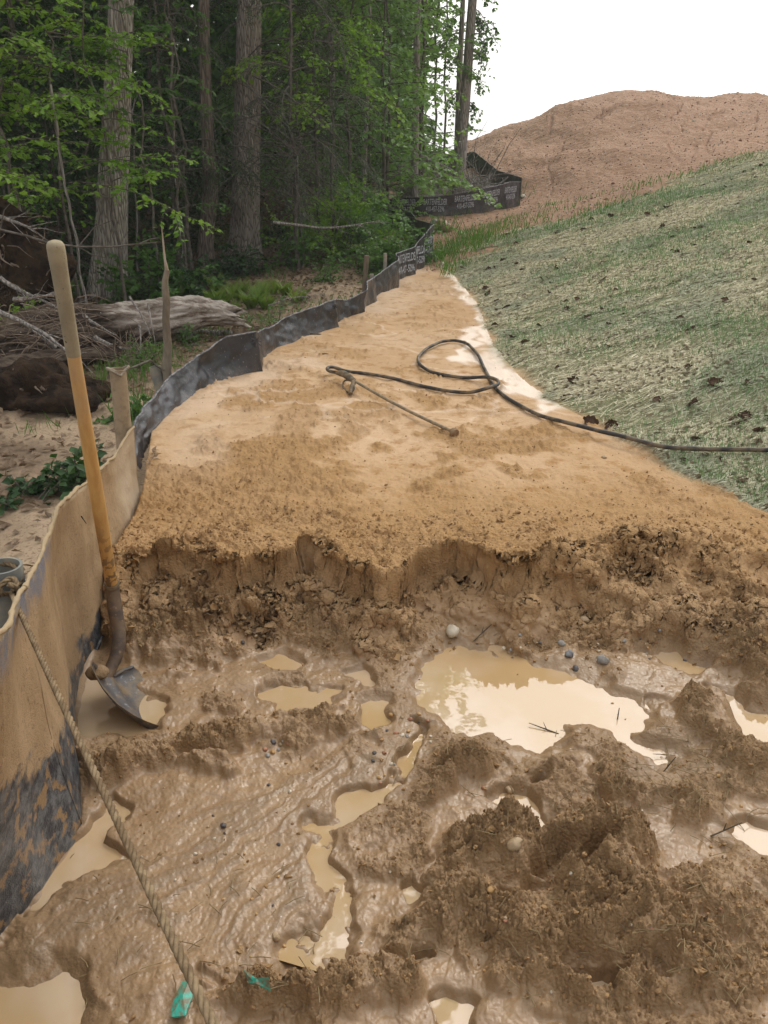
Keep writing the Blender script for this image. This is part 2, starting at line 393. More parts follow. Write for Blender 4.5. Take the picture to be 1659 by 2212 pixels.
MOUNDS = [  # cx, cy, rx, ry, rot, height, crumb, power
 (235,1650,90,55,0,.055,.9,1), (330,1640,70,48,10,.05,.75,1), (500,1600,125,36,-6,.06,.9,1), (620,1580,80,30,0,.04,.8,1), (450,1670,60,28,0,.03,.4,1),
 (700,1560,60,26,20,.03,.8,1), (800,1640,55,30,10,.035,.8,1), (1010,1640,105,62,8,.075,1,1), (930,1690,60,60,0,.055,.9,1),
 (1290,1628,70,20,12,.03,.9,1), (1335,1705,85,36,25,.035,.9,1), (1180,1830,130,60,-6,.085,1,1), (1080,1880,120,70,10,.08,1,1), (1330,1850,110,60,25,.085,1,1),
 (1330,1960,150,75,20,.11,1,1), (1180,2030,180,90,0,.085,1,1), (1000,1960,90,60,0,.05,1,1), (1450,2080,120,90,30,.08,1,1), (1330,2160,200,60,0,.06,1,1),
 (860,1800,110,62,-12,.05,.6,1), (850,1880,90,45,0,.035,.7,1), (900,2040,100,60,0,.05,1,1), (620,2160,190,52,-4,.06,1,1), (800,2150,120,60,0,.05,1,1),
 (1540,1560,80,60,20,.05,.9,1), (1650,1480,50,60,0,.08,1,1), (1500,1680,90,40,30,.04,.8,1), (1600,1660,80,50,10,.05,.9,1), (1480,1760,50,40,20,.03,.8,1), (1560,1960,70,90,20,.05,.7,1),
 (1630,1920,60,70,20,.05,.8,1), (1600,2120,90,70,20,.04,.7,1), (60,2060,55,40,0,.02,.4,1),
 (340,1290,95,90,0,.16,1,.8), (300,1380,110,50,0,.09,1,1), (460,1350,80,80,10,.12,1,1), (560,1330,70,60,0,.12,1,1), (740,1350,110,50,15,.09,1,1), (660,1385,90,34,15,.05,1,1), (420,1420,100,32,0,.05,.9,1), (860,1380,60,36,50,.05,1,1), (1010,1320,110,40,5,.08,1,1), (1300,1320,160,60,5,.10,1,1), (1420,1400,110,40,10,.05,1,1), (1560,1400,120,60,12,.09,1,1), (1120,1350,70,24,0,.04,.9,1),
]
HOLES = [(1235,1880,58,40,15,.075), (1400,2130,60,34,30,.06), (1105,1960,36,22,0,.03), (1190,1930,40,22,0,.04), (385,1235,60,40,0,.03), (640,1500,90,26,0,.02), (1420,1530,30,20,0,.02)]
def ell(u, v, cx, cy, rx, ry, rot):
    c, s = math.cos(R(rot)), math.sin(R(rot)); du = u - cx; dv = v - cy
    return np.sqrt(((du * c + dv * s) / rx) ** 2 + ((-du * s + dv * c) / ry) ** 2)
MH = np.zeros_like(X); CR = np.zeros_like(X); HO = np.zeros_like(X)
u_, v_ = QU[pm] + fbm2(X[pm] * 22, Y[pm] * 22, 2, 77) * 26, QV[pm] + fbm2(X[pm] * 22, Y[pm] * 22, 2, 79) * 20
mh = np.zeros_like(u_); cr = np.zeros_like(u_); ho = np.zeros_like(u_)
for cx, cy, rx, ry, rot, h, crb, pw in MOUNDS:
    e = ell(u_, v_, cx, cy, rx, ry, rot); g = sst(1.25, .45, e) ** pw
    mh = np.maximum(mh, h * g) + .25 * h * g * (mh > 0); cr = np.maximum(cr, crb * sst(1.15, .75, e))
for cx, cy, rx, ry, rot, h in HOLES:
    e = ell(u_, v_, cx, cy, rx, ry, rot); ho += h * sst(1.15, .6, e)
xtra = .8 * sst(.12, .34, fbm2(X[pm] * 4.2, Y[pm] * 4.2, 4, 201)) * sst(620, 980, QU[pm] + .25 * (QV[pm] - 1600)) ; xtra = np.maximum(xtra, sst(.16, .36, fbm2(X[pm] * 6, Y[pm] * 6, 4, 203)) * .8); xtra *= 1 - .92 * sst(0, 40, poly_sd(QU[pm], QV[pm], [(180,1900),(300,1790),(420,1740),(700,1650),(860,1610),(860,1690),(720,1740),(670,1800),(690,2060),(560,2090),(300,2140),(60,2100),(0,2060)])); xtra *= sst(.05, .22, np.abs(fbm2(X[pm] * 2.6, Y[pm] * 2.6, 2, 209)) * 2)
cr *= np.clip(.55 + 1.6 * fbm2(X[pm] * 9, Y[pm] * 9, 4, 205) + .35, .25, 1)
cr = np.maximum(cr, xtra * .75); mh = np.maximum(mh, .028 * xtra)
MH[pm] = mh; CR[pm] = cr; HO[pm] = ho
def f_near(u, v, x, y):
    o = np.zeros_like(u)
    for poly, dep, soft in PUDDLES: o = np.maximum(o, sst(-max(soft * 3.2, 34), 0, poly_sd(u, v, poly)))
    return np.maximum(o, sst(95, 30, seg_dist(u, v, STREAM)) * .9)
NP_ = on(f_near); PD = on(f_pud); ST = on(f_stream)
FAN = np.zeros_like(X); FAN[pm] = sst(0, 40, poly_sd(QU[pm], QV[pm], [(180,1900),(300,1790),(420,1740),(700,1650),(860,1610),(860,1690),(720,1740),(670,1800),(690,2060),(560,2090),(300,2140),(60,2100),(0,2060)]))
# ---- crumb map elsewhere: bank face, sand bed
SU, SV = proj(X, Y, np.full_like(X, .25)); SU = np.where(Y > .3, SU, -9999)
byy = np.interp(X, BK_X, BK_Y); bww = np.interp(X, BW_X, BW_W)
face = sst(byy + .03, byy - .01, Y) * sst(byy - bww - .05, byy - bww, Y) * (1 - FOR)
rimcr = sst(byy + 1.0, byy + .02, Y) * (1 - PIT) * (1 - FOR)
sandm = (1 - PIT) * (1 - FOR) * (X < np.interp(Y, TOE_Y, TOE_X))
pat = .55 * fbm2(X * 2.2, Y * 2.2, 4, 63) + .6 * fbm2(X * 7, Y * 6, 4, 64)
sandcr = sandm * np.clip(.45 * rimcr + np.interp(Y, [2.5, 3.6, 4.6], [.35, .22, 0]) + sst(-.06, .22, pat) * np.interp(Y, [2.5, 3.5, 6, 10], [.7, .7, .45, .2]), 0, 1)
facecr = face * np.clip(.45 + 1.9 * fbm2(X * 6, Y * 10, 3, 303) + .25 * sst(byy - bww * .5, byy - bww, Y), .06, 1)
CRALL = np.clip(np.maximum(np.maximum(CR * (1 - .85 * sst(.005, .02, PD)), facecr), sandcr * .62), 0, 1)
CRALL *= (1 - ST * .9); CRALL *= 1 - .6 * NP_ * PIT
# ---- heights
b = fine
dz = np.zeros_like(X)
xf, yf = X[b], Y[b]; prs = PIT[b]
n1 = fbm2(xf * 5, yf * 5, 4, 11); n2 = fbm2(xf * 26, yf * 26, 3, 12); rg = 1 - np.abs(fbm2(xf * 10, yf * 10, 3, 15)) * 4
wide = CR[b]
wpx = fbm2(xf * 30, yf * 30, 3, 111) * .028; wpy = fbm2(xf * 30, yf * 30, 3, 113) * .028; xw, yw = xf + wpx, yf + wpy; wqx = xf + fbm2(xf * 90, yf * 90, 2, 115) * .016; wqy = yf + fbm2(xf * 90, yf * 90, 2, 117) * .016
big = clods(xw * 11, yw * 11, 5, .75) / 11; mid = clods(xw * 24, yw * 24, 6, .85) / 24; sml = clods(wqx * 52, wqy * 52, 8, .85) / 52; tin = clods(wqx * 110, wqy * 110, 9, .8) / 110
rid = (.5 - np.abs(fbm2(xw * 34, yw * 34, 4, 119, .6))) * .020 + np.abs(fbm2(xf * 75, yf * 75, 3, 121, .6)) * .012
stepn = fbm2(xf * 7, yf * 7, 4, 123, .55); scarp = (np.floor(stepn * 7) + sst(.0, .22, stepn * 7 - np.floor(stepn * 7))) / 7
near = sst(7, 3.2, Y[b])
lump = .16 * big + .30 * mid + .50 * sml * near + .42 * tin * near + rid * near
cz = CRALL[b]
d = lump * cz * (1 + .5 * CR[b]) + (1 - .75 * FAN[b] * prs) * (n1 * .009 * (.3 + prs) + n2 * .006 * (.25 + prs * .8) * (.5 + cz)) + scarp * .045 * prs * (.25 + cz) * (1 - FAN[b] * .8) + fbm2(xf * 120, yf * 120, 2, 125) * .0022 * near * prs
d += prs * rg * .003 * (1 - FAN[b])
d += prs * MH[b] * .52 * (.7 + .7 * np.clip(n1 + .3, 0, 1.)) - HO[b] * .8
d = np.where(d > 0, d * (1 - .8 * NP_[b] * prs), d); pk = np.clip(PD[b] / .03, 0, 1) * prs; d = np.where((prs > .9) & (ST[b] < .02), np.maximum(d, -.0115 - .8 * HO[b]), d); d -= .009 * NP_[b] ** 4 * prs * (1 - pk) * sst(0, .5, pk); d = d * (1 - pk) - (.016 + .011 + .008 * n2) * pk
d -= ST[b] * (.0225 + .020 * n2)
# sheet-flow striations of the fan
a_ = (QU[b] - 870) * .9; c_ = np.arctan2(QV[b] - 1560, -(QU[b] - 900)); rr_ = np.hypot(QU[b] - 900, QV[b] - 1560)
stri = fbm2(c_ * 26 + n1 * .8, rr_ * .006, 3, 21)
d += FAN[b] * prs * (stri * .0058 + .004)
# sand bed: shallow washed runnels and footprints
sm = sandm[b]
d += sm * sst(7, 3, yf) * (fbm2(xf * 42, yf * 36, 3, 35, .6) * .006 * (.4 + sandcr[b])); d += sm * (fbm2(xf * 2.3, yf * 1.2, 3, 33) * .03 + fbm2(xf * 8, yf * 7, 3, 34) * .010)
spk = sst(.26, .42, fbm2(xf * 34, yf * 24, 2, 36)) * sst(.0, .2, pat[b]); d += sm * spk * .012
# forest floor litter roughness, grass bank, hill stones
d += FOR[b] * (fbm2(xf * 7, yf * 7, 4, 51) * .035 * sst(0, .4, np.interp(yf, FX_Y, FX_X) - xf))
rt = (1 - PIT[b]) * (1 - FOR[b]) * (1 - sm)
d += rt * (fbm2(xf * 4, yf * 4, 4, 55) * .03)
gv = rt * sst(9.5, 12.5, yf - .1 * xf)
rill = np.abs(fbm2((X[b] / np.maximum(yf, 1)) * 26 + fbm2(xf * .5, yf * .5, 2, 58) * 1.3, yf * .06, 3, 59)); d -= gv * sst(.05, .0, rill) * .10 * sst(15, 20, yf)
d += gv * (clods(xf * 6, yf * 6, 61, .15) / 6 * .15 + fbm2(xf * 1.6, yf * .9, 4, 57) * .07 + clods(xf * 13, yf * 13, 62, .25) / 13 * .30)
dz[b] = d
Z = Z + dz
# ---- push along the normal with 3-d noise so the steep crumbly faces break up
P = np.stack([X, Y, Z], -1)
du = np.gradient(P, axis=1); dv = np.gradient(P, axis=0); N = np.cross(du, dv); N /= np.linalg.norm(N, axis=-1)[..., None] + 1e-12
N = np.where(N[..., 2:3] < 0, -N, N)
steep = sst(.12, .45, 1 - N[..., 2]) * fine * (RR < 4.5)
q = fine & (RR < 4.5) & ((face > .02) | (CRALL > .2))
x3, y3, z3 = X[q], Y[q], Z[q]
amp = (.006 * face[q] * np.clip(.5 + 2 * fbm2(X[q] * 7, Z[q] * 9, 2, 305), .15, 1.4) + .004 * CRALL[q])
dd = amp * fbm3(x3 * 24, y3 * 24, z3 * 24, 4, 3, .6) * 1.6 + .034 * face[q] * fbm3(x3 * 15, y3 * 15, z3 * 13, 3, 19, .55) + (.050 * face[q]) * fbm3(x3 * 6, y3 * 6, z3 * 9, 3, 9, .6)
P[q] += N[q] * dd[:, None]
du = np.gradient(P, axis=1); dv = np.gradient(P, axis=0)
# ---- zones -> attributes and separate setting objects that share their borders
fxx = np.interp(Y, FX_Y, FX_X); toe = np.interp(Y, TOE_Y, TOE_X)
gr_edge = 10.2 + .42 * (X - .7) + 1.2 * fbm2(X * .9, Y * .9, 3, 71)     # where grass gives way to gravel
bank_m = (X > toe + .07 * fbm2(X * 3, Y * 3, 4, 73)) & (PIT < .5) & (FOR < .5)
gravelF = sst(-.5, .5, Y - gr_edge) * (1 - FOR) * (1 - sst(-.1, -.5, X - toe) * (Y < 10.8))
grassF = np.clip(sst(-.06, .08, X - toe + .10 * fbm2(X * 3, Y * 3, 4, 73)) * (1 - FOR) * (1 - PIT) * (1 - gravelF), 0, 1)
# pale slurry runnels on the sand
RIV = [[(945, 572), (985, 620), (1020, 665), (1045, 710), (1010, 745), (998, 775), (1060, 800), (1120, 845), (1190, 885), (1270, 915)],
       [(1045, 705), (1050, 745), (1090, 800), (1150, 845), (1210, 888)], [(1000, 770), (1050, 815), (1110, 850)]]
rivF = np.zeros_like(X); m_ = sandm > .2
us = SU[m_] + fbm2(X[m_] * 5, Y[m_] * 5, 3, 81) * 60 * np.clip(3.5 / Y[m_], .2, 1); vs = SV[m_] + fbm2(X[m_] * 5, Y[m_] * 5, 3, 83) * 40 * np.clip(3.5 / Y[m_], .2, 1)
dd = np.full(us.shape, 1e9)
for pl in RIV: dd = np.minimum(dd, seg_dist(us, vs, pl))
rv = sst(1, .3, dd / np.interp(vs, [560, 660, 760, 880, 950], [8, 16, 24, 20, 14]))
lw = sst(.05, .30, fbm2(X[m_] * .9 + .5 * Y[m_], Y[m_] * 2.2, 4, 85)) * sst(2.9, 4.2, Y[m_]); rv = np.maximum(rv, lw * .08)
rv = np.maximum(rv, .35 * sst(.05, .0, np.abs(fbm2(X[m_] * 1.1 + .4 * Y[m_], Y[m_] * 2.0, 4, 88))) * sst(3.4, 4.4, Y[m_])); rv = np.maximum(rv, .10 * sst(.0, .3, fbm2(X[m_] * 1.6, Y[m_] * 3.5, 4, 86)) * sst(5, 6.5, Y[m_]))
rv = np.maximum(rv, .22 * sst(.30, .1, X[m_] - fxx[m_] + .5 * fbm2(X[m_] * 2.5, Y[m_] * 2.5, 3, 87)) * sst(3.0, 3.8, Y[m_]))
rivF[m_] = rv
wetF = np.clip(PIT * (1 - CRALL * .75) + ST + .55 * rivF * (Y < 9), 0, 1)
def quadmask(M): return M[:-1, :-1]
nr, nc = X.shape
zone = np.full((nr, nc), 1)                         # 1 sand
zone[PIT > .5] = 0; zone[grassF > .5] = 2; zone[gravelF > .5] = 3; zone[FOR > .5] = 4
idx = np.arange(nr * nc).reshape(nr, nc)
FQ = np.stack([idx[:-1, :-1], idx[:-1, 1:], idx[1:, 1:], idx[1:, :-1]], -1).reshape(-1, 4)[:, ::-1]
zq = zone[:-1, :-1].ravel(); PF = P.reshape(-1, 3)
macro_smooth = macro; _lr = r; _th = np.radians(th)
def macro(X, Y, detail=True):
    """height of the finished ground sheet"""
    X = np.asarray(X, float); Y = np.asarray(Y, float); rr = np.hypot(X, Y); tt = np.arctan2(X, Y)
    i = np.clip(np.searchsorted(_lr, rr) - 1, 0, nr - 2); j = np.clip(np.searchsorted(_th, tt) - 1, 0, nc - 2)
    a = np.clip((rr - _lr[i]) / (_lr[i + 1] - _lr[i]), 0, 1); b_ = np.clip((tt - _th[j]) / (_th[j + 1] - _th[j]), 0, 1); Zf = P[..., 2]
    z = (Zf[i, j] * (1 - b_) + Zf[i, j + 1] * b_) * (1 - a) + (Zf[i + 1, j] * (1 - b_) + Zf[i + 1, j + 1] * b_) * a
    return z, None, None
STRI = np.zeros_like(X); STRI[b] = FAN[b] * (stri + .3)
ATT = dict(stri=np.clip(STRI, 0, 1), pit=PIT, crumb=CRALL, grass=grassF, gravel=gravelF, litter=FOR, riv=rivF, wet=wetF, face=face, fan=FAN, shore=np.clip(NP_ + ST, 0, 1) * PIT, mound=np.clip(CR * PIT, 0, 1))
# ================================================================== ground material (one recipe, zones by attribute)
M = Mat('earth'); v = M.coord('pos')
n_lo = M.noise(v, 1.3, 5, .6); n_md = M.noise(v, 11, 5, .6); n_hi = M.noise(v, 70, 4, .65); n_vh = M.noise(v, 260, 3, .6)
vor = M.voro(v, 120); vor2 = M.voro(v, 45)
crumb = M.attr('crumb'); wet = M.attr('wet'); pit = M.attr('pit'); riv = M.attr('riv'); fan = M.attr('fan'); md = M.attr('mound')
cr2 = M.math('MULTIPLY', crumb, M.mr(n_md, .3, .6, .5, 1))
sandc = M.mix(M.mr(n_lo, .35, .65), (.47, .305, .165), (.54, .37, .225))
sandc = M.mix(M.mr(n_md, .50, .68), sandc, (.36, .205, .088))
sandc = M.mix(M.mr(crumb, .08, .45, 0, .75), sandc, (.36, .21, .085))
sandc = M.mix(M.mr(n_hi, .58, .72, 0, .6), sandc, (.27, .15, .06))
sandc = M.mix(riv, sandc, (.80, .66, .54))
mudc = M.mix(M.mr(n_md, .35, .65), (.315, .205, .112), (.26, .165, .088))
mudc = M.mix(M.mr(M.attr('stri'), .25, .5, 0, .6), mudc, (.20, .135, .078))
mudc = M.mix(M.mr(crumb, .15, .8, 0, .85), mudc, (.285, .182, .092))
mudc = M.mix(M.math('MULTIPLY', md, M.mr(n_lo, .48, .62, 0, .3)), mudc, (.21, .145, .078))
mudc = M.mix(M.mr(M.attr('face'), .1, .6, 0, .7), mudc, (.43, .28, .15))
mudc = M.mix(M.mr(n_hi, .56, .75, 0, .5), mudc, (.17, .105, .05))
shore = M.attr('shore'); mudc = M.mix(M.math('MULTIPLY', shore, .55), mudc, (.20, .127, .066)); col = M.mix(pit, sandc, mudc)
# grass bank soil under the mulch
n_g = M.noise(M.coord('pos', (1, 1, 1)), .9, 4, .6)
grs = M.mix(M.mr(n_g, .42, .6), (.20, .215, .115), (.31, .295, .19)); grs = M.mix(M.mr(n_hi, .50, .66, 0, .7), grs, (.13, .12, .07))
grs = M.mix(M.mr(n_md, .55, .7, 0, .6), grs, (.30, .28, .19))
col = M.mix(M.attr('grass'), col, grs)
# gravelly hill
g1 = M.noise(v, .35, 5, .65); vg = M.voro(v, 9, out='Color'); vd = M.voro(v, 9)
gra = M.mix(M.mr(g1, .4, .62), (.34, .20, .12), (.42, .255, .16)); gra = M.mix(M.mr(n_md, .42, .6, 0, .7), gra, (.33, .205, .14))
st = M.math('MULTIPLY', M.mr(M.noise(v, 14, 2, .5), .57, .62), M.mr(vd, .35, .25))
gra = M.mix(st, gra, (.46, .38, .29))
st2 = M.mr(M.noise(v, 38, 2, .5), .62, .67); gra = M.mix(M.math('MULTIPLY', st2, .8), gra, (.46, .38, .30))
col = M.mix(M.attr('gravel'), col, gra)
# forest floor: washed-in sand near the fence, leaf litter further back
litc = M.mix(M.mr(n_hi, .4, .6), (.075, .05, .032), (.15, .105, .07)); litc = M.mix(M.mr(M.voro(v, 28, out='Color'), .25, .9, 0, .8), litc, (.20, .14, .095))
wsh = M.mix(M.mr(n_hi, .5, .66), (.42, .315, .215), (.25, .17, .11))
litc = M.mix(M.attr('wash'), litc, wsh)
col = M.mix(M.attr('litter'), col, litc)
rough = M.mr(wet, 0, 1, .88, .34); rough = M.math('ADD', rough, M.mr(n_hi, .3, .7, -.08, .12))
h = M.math('MULTIPLY_ADD', n_vh, .35, M.math('MULTIPLY', n_hi, .8)); h = M.math('MULTIPLY_ADD', vor, -.45, h); h = M.math('MULTIPLY_ADD', vor2, -.3, h)
st_ = M.math('MULTIPLY_ADD', crumb, .65, .22); st_ = M.math('MULTIPLY', st_, M.mr(M.math('SUBTRACT', wet, crumb), 0, 1, 1, .75))
bn = M.bump(h, M.math('ADD', st_, M.math('MULTIPLY', M.attr('gravel'), .5)), .012)
hg = M.math('ADD', M.math('MULTIPLY', vd, -.3), M.noise(v, 5, 6, .7))
bn = M.bump(hg, M.math('MULTIPLY', M.attr('gravel'), .8), .09, bn)
earth = M.set(color=col, rough=rough, spec=M.mr(wet, 0, 1, .2, .55), normal=bn)

# wash: pale sand carried under the fence on the wood side
wsh_ = FOR * sst(1.7, .3, fxx - X + 1.2 * fbm2(X * 1.3, Y * 1.3, 4, 95)) * (Y > 2.2) * sst(13, 9, Y) + FOR * sst(1.2, .4, np.hypot((X + .2) / 1.6, (Y - 9.8) / .8))
ATT['wash'] = np.clip(wsh_, 0, 1)
def zone_obj(name, k):
    f = FQ[zq == k]; used = np.unique(f); remap = np.zeros(nr * nc, np.int64); remap[used] = np.arange(len(used))
    mb = MB(); mb.v = [PF[used]]; mb.f = [remap[f]]; mb.mi = [np.zeros(len(f), int)]; mb.n = len(used)
    me = mb.mesh(name)
    for an, A in ATT.items():
        at = me.attributes.new(an, 'FLOAT', 'POINT'); at.data.foreach_set('value', A.ravel()[used].astype(np.float32))
    o = link(name, me, earth); tag(o, kind='structure'); return o
zone_obj('muddy_ground', 0); zone_obj('sand_bed', 1); zone_obj('grassed_slope', 2); zone_obj('gravel_hill', 3); zone_obj('forest_floor', 4)
# ---- water: milky puddles, one sheet per puddle, cut out by the mud that rises through it
W = Mat('muddy_water'); vw = W.coord('pos')
wc = W.mix(W.mr(W.noise(vw, 3, 4, .5), .4, .65), (.46, .31, .155), (.52, .39, .26))
water_mat = W.set(color=wc, rough=.03, spec=.5, ior=2.0, normal=W.bump(W.noise(vw, 14, 2, .5), .05, .01))
def puddle(poly, z=0.0, off=26):
    c = np.mean(poly, axis=0); q_ = []
    n = len(poly)
    for i in range(n):                                    # grown outline; the mud rises through its rim
        p0, p1, p2 = (np.array(poly[(i + k) % n], float) for k in (-1, 0, 1))
        e1 = p1 - p0; e2 = p2 - p1; nn = np.array([e1[1], -e1[0]]) / np.linalg.norm(e1) + np.array([e2[1], -e2[0]]) / np.linalg.norm(e2); nn /= max(np.linalg.norm(nn), .6)
        q_.append(p1 + nn * off * (1.0, .62))
    pts = [at_z(a, b, z) for a, b in q_]
    me = bpy.data.meshes.new('puddle'); me.from_pydata([tuple(p) for p in pts], [], [tuple(range(len(pts)))]); me.update()
    if me.polygons[0].normal.z < 0: me.flip_normals()
    o = link('puddle', me, water_mat); tag(o, kind='structure'); return o
for poly, dep, soft in PUDDLES: puddle(poly, off=26)
def strip(pts, wd, z, name):
    Lp = [at_z(p[0] - w_, p[1] - w_ * .3, z) for p, w_ in zip(pts, wd)]; Rp = [at_z(p[0] + w_, p[1] + w_ * .3, z) for p, w_ in zip(pts, wd)]
    mb = MB(); mb.grid(np.stack([Lp, Rp], 0)); o = link(name, mb.mesh(name, False), water_mat); tag(o, kind='structure')
strip(STREAM, [24, 34, 44, 48, 56, 62, 68, 70, 76, 84, 90], .001, 'water_runnel')
# ================================================================== shared materials
def simple(name, c1, c2, scale=20, rough=.8, spec=.3, bump=.3, bdist=.004, stretch=(1, 1, 1), lo=.4, hi=.62):
    m = Mat(name); v = m.coord('Object', stretch); n = m.noise(v, scale, 5, .6)
    return m.set(color=m.mix(m.mr(n, lo, hi), c1, c2), rough=rough, spec=spec, normal=m.bump(m.noise(v, scale * 2.2, 4, .6), bump, bdist))
rng = np.random.default_rng(7); random.seed(7)
def loft(bot, top, cols, rows, fold=.01, sag=.0, seed=1, scale=7.):
    bot = np.asarray(bot, float); top = np.asarray(top, float)
    s = np.concatenate([[0], np.cumsum(np.linalg.norm(np.diff(bot[:, :2], axis=0), axis=1) + 1e-4)])
    q = np.linspace(0, s[-1], cols); q = np.sort(np.concatenate([q, s]))
    B_ = np.stack([np.interp(q, s, bot[:, i]) for i in range(3)], 1); T_ = np.stack([np.interp(q, s, top[:, i]) for i in range(3)], 1)
    t = np.linspace(0, 1, rows)[:, None, None]
    P_ = B_[None] * (1 - t) + T_[None] * t
    d = np.gradient(B_[:, :2], axis=0); n = np.stack([d[:, 1], -d[:, 0], np.zeros(len(d))], 1); n /= np.linalg.norm(n, axis=1)[:, None] + 1e-9
    k = 7; n = np.stack([np.convolve(np.pad(n[:, i], k, mode='edge'), np.ones(2 * k + 1) / (2 * k + 1), 'valid') for i in range(3)], 1)
    Q, Tt = np.meshgrid(q, t.ravel())
    off = fbm2(Q * scale, Tt * 1.6 + seed, 3, seed) * fold * 2 + np.sin(np.pi * Tt) * sag + fbm2(Q * scale * 3, Tt * 5, 2, seed + 5) * fold * .5
    P_ = P_ + n[None] * off[..., None]
    return P_, q, s

# ================================================================== SILT FENCES
def fence_mat(name, base, base2, dust, gloss):
    m = Mat(name); v = m.coord('pos'); n = m.noise(v, 5, 5, .6); h = m.attr('hgt')
    c = m.mix(m.mr(n, .35, .65), base, base2)
    dm = m.math('MULTIPLY', m.mr(m.noise(v, 9, 5, .65), .42, .68), m.mr(h, .55, .0, .15, 1)); c = m.mix(m.math('MULTIPLY', dm, dust), c, (.30, .235, .17))
    sp = m.mr(m.noise(m.coord('pos', (1, 1, .35)), 160, 2, .5), .66, .72); c = m.mix(m.math('MULTIPLY', sp, .6), c, (.42, .38, .34))
    wv = m.voro(m.coord('pos'), 420); b = m.bump(wv, .25, .002); b = m.bump(m.noise(v, 14, 3, .5), .35, .02, b)
    return m.set(color=c, rough=gloss, spec=.6, normal=b)
black_fabric = fence_mat('black_geotextile', (.016, .017, .022), (.036, .038, .048), .38, .33)
hem_mat = simple('folded_hem', (.06, .065, .08), (.22, .22, .24), 30, .5, .6)
letter_mat = simple('grey_print', (.48, .50, .54), (.36, .38, .42), 60, .7, .2)
pvc = simple('grey_pipe', (.17, .18, .175), (.30, .27, .21), 9, .55, .5, .2)
pvc_mud = simple('muddy_pipe', (.26, .20, .13), (.36, .28, .19), 26, .9, .2, .8, .004, lo=.35, hi=.6)
wood_stake = simple('weathered_stake', (.20, .16, .12), (.11, .09, .07), 12, .85, .2, .6, .004, (1, 1, .2))
def hgt_attr(o, P_):
    a = o.data.attributes.new('hgt', 'FLOAT', 'POINT'); rws, cl = P_.shape[:2]
    a.data.foreach_set('value', np.repeat(np.linspace(0, 1, rws), cl).astype(np.float32))
def fabric(parent, P_, mat, name='fabric'):
    mb = MB(); mb.grid(P_); o = mb.build(name, mat, parent); hgt_attr(o, P_); return o
def hem(parent, line, rad=.006, name='hem', mat=None):
    mb = MB(); mb.tube(line, rad, 6); return mb.build(name, mat or hem_mat, parent)
FONT_ME = {}
def text_tris(body):
    if body not in FONT_ME:
        cu = bpy.data.curves.new('t', 'FONT'); cu.body = body; cu.size = 1; cu.align_x = 'CENTER'; cu.resolution_u = 2; cu.offset = .012
        o = bpy.data.objects.new('t', cu); C.objects.link(o); bpy.context.view_layer.update()
        me = o.to_mesh(); me.calc_loop_triangles()
        V = np.array([x.co for x in me.vertices]); T = np.array([x.vertices for x in me.loop_triangles])
        o.to_mesh_clear(); bpy.data.objects.remove(o); bpy.data.curves.remove(cu); FONT_ME[body] = (V, T)
    return FONT_ME[body]
def lettering(parent, P_, q, starts, width=.52, hh=.085, t0=.62, dark=1, side=1):
    """prints the two lines on the cloth surface P_ (rows from bottom to top, columns at arclength q)"""
    rws = P_.shape[0]; d = np.gradient(P_, axis=1)[rws // 2]; n = np.stack([d[:, 1], -d[:, 0], d[:, 0] * 0], 1); n /= np.linalg.norm(n, axis=1)[:, None] + 1e-9
    for s0 in starts:
        mb = MB()
        for body, yo, wd_, h_ in (('BARTENFELDER', .0, width, hh), ('410-457-5296', -.115, width * .78, hh * .9)):
            V, T = text_tris(body); ex = V[:, 0].max() - V[:, 0].min(); ey = V[:, 1].max()
            xs = s0 + side * V[:, 0] / ex * wd_; zz = V[:, 1] / ey * h_ + yo
            def at(i_, j_): return P_[i_, j_]
            jj = np.clip(np.interp(xs, q, np.arange(len(q))), 0, len(q) - 1.001); j0 = jj.astype(int); fj = jj - j0
            Hc = np.linalg.norm(P_[-1, j0] - P_[0, j0], axis=1)
            ii = np.clip((t0 * np.median(Hc) + zz) / Hc, 0, .98) * (rws - 1); i0 = np.minimum(ii.astype(int), rws - 2); fi = ii - i0
            p = ((P_[i0, j0] * (1 - fj)[:, None] + P_[i0, j0 + 1] * fj[:, None]) * (1 - fi)[:, None] + (P_[i0 + 1, j0] * (1 - fj)[:, None] + P_[i0 + 1, j0 + 1] * fj[:, None]) * fi[:, None])
            p = p + n[j0] * .006
            mb.add(p, np.concatenate([T, T[:, 2:3]], 1))
        mb.build('lettering', letter_mat, parent, smooth=False)
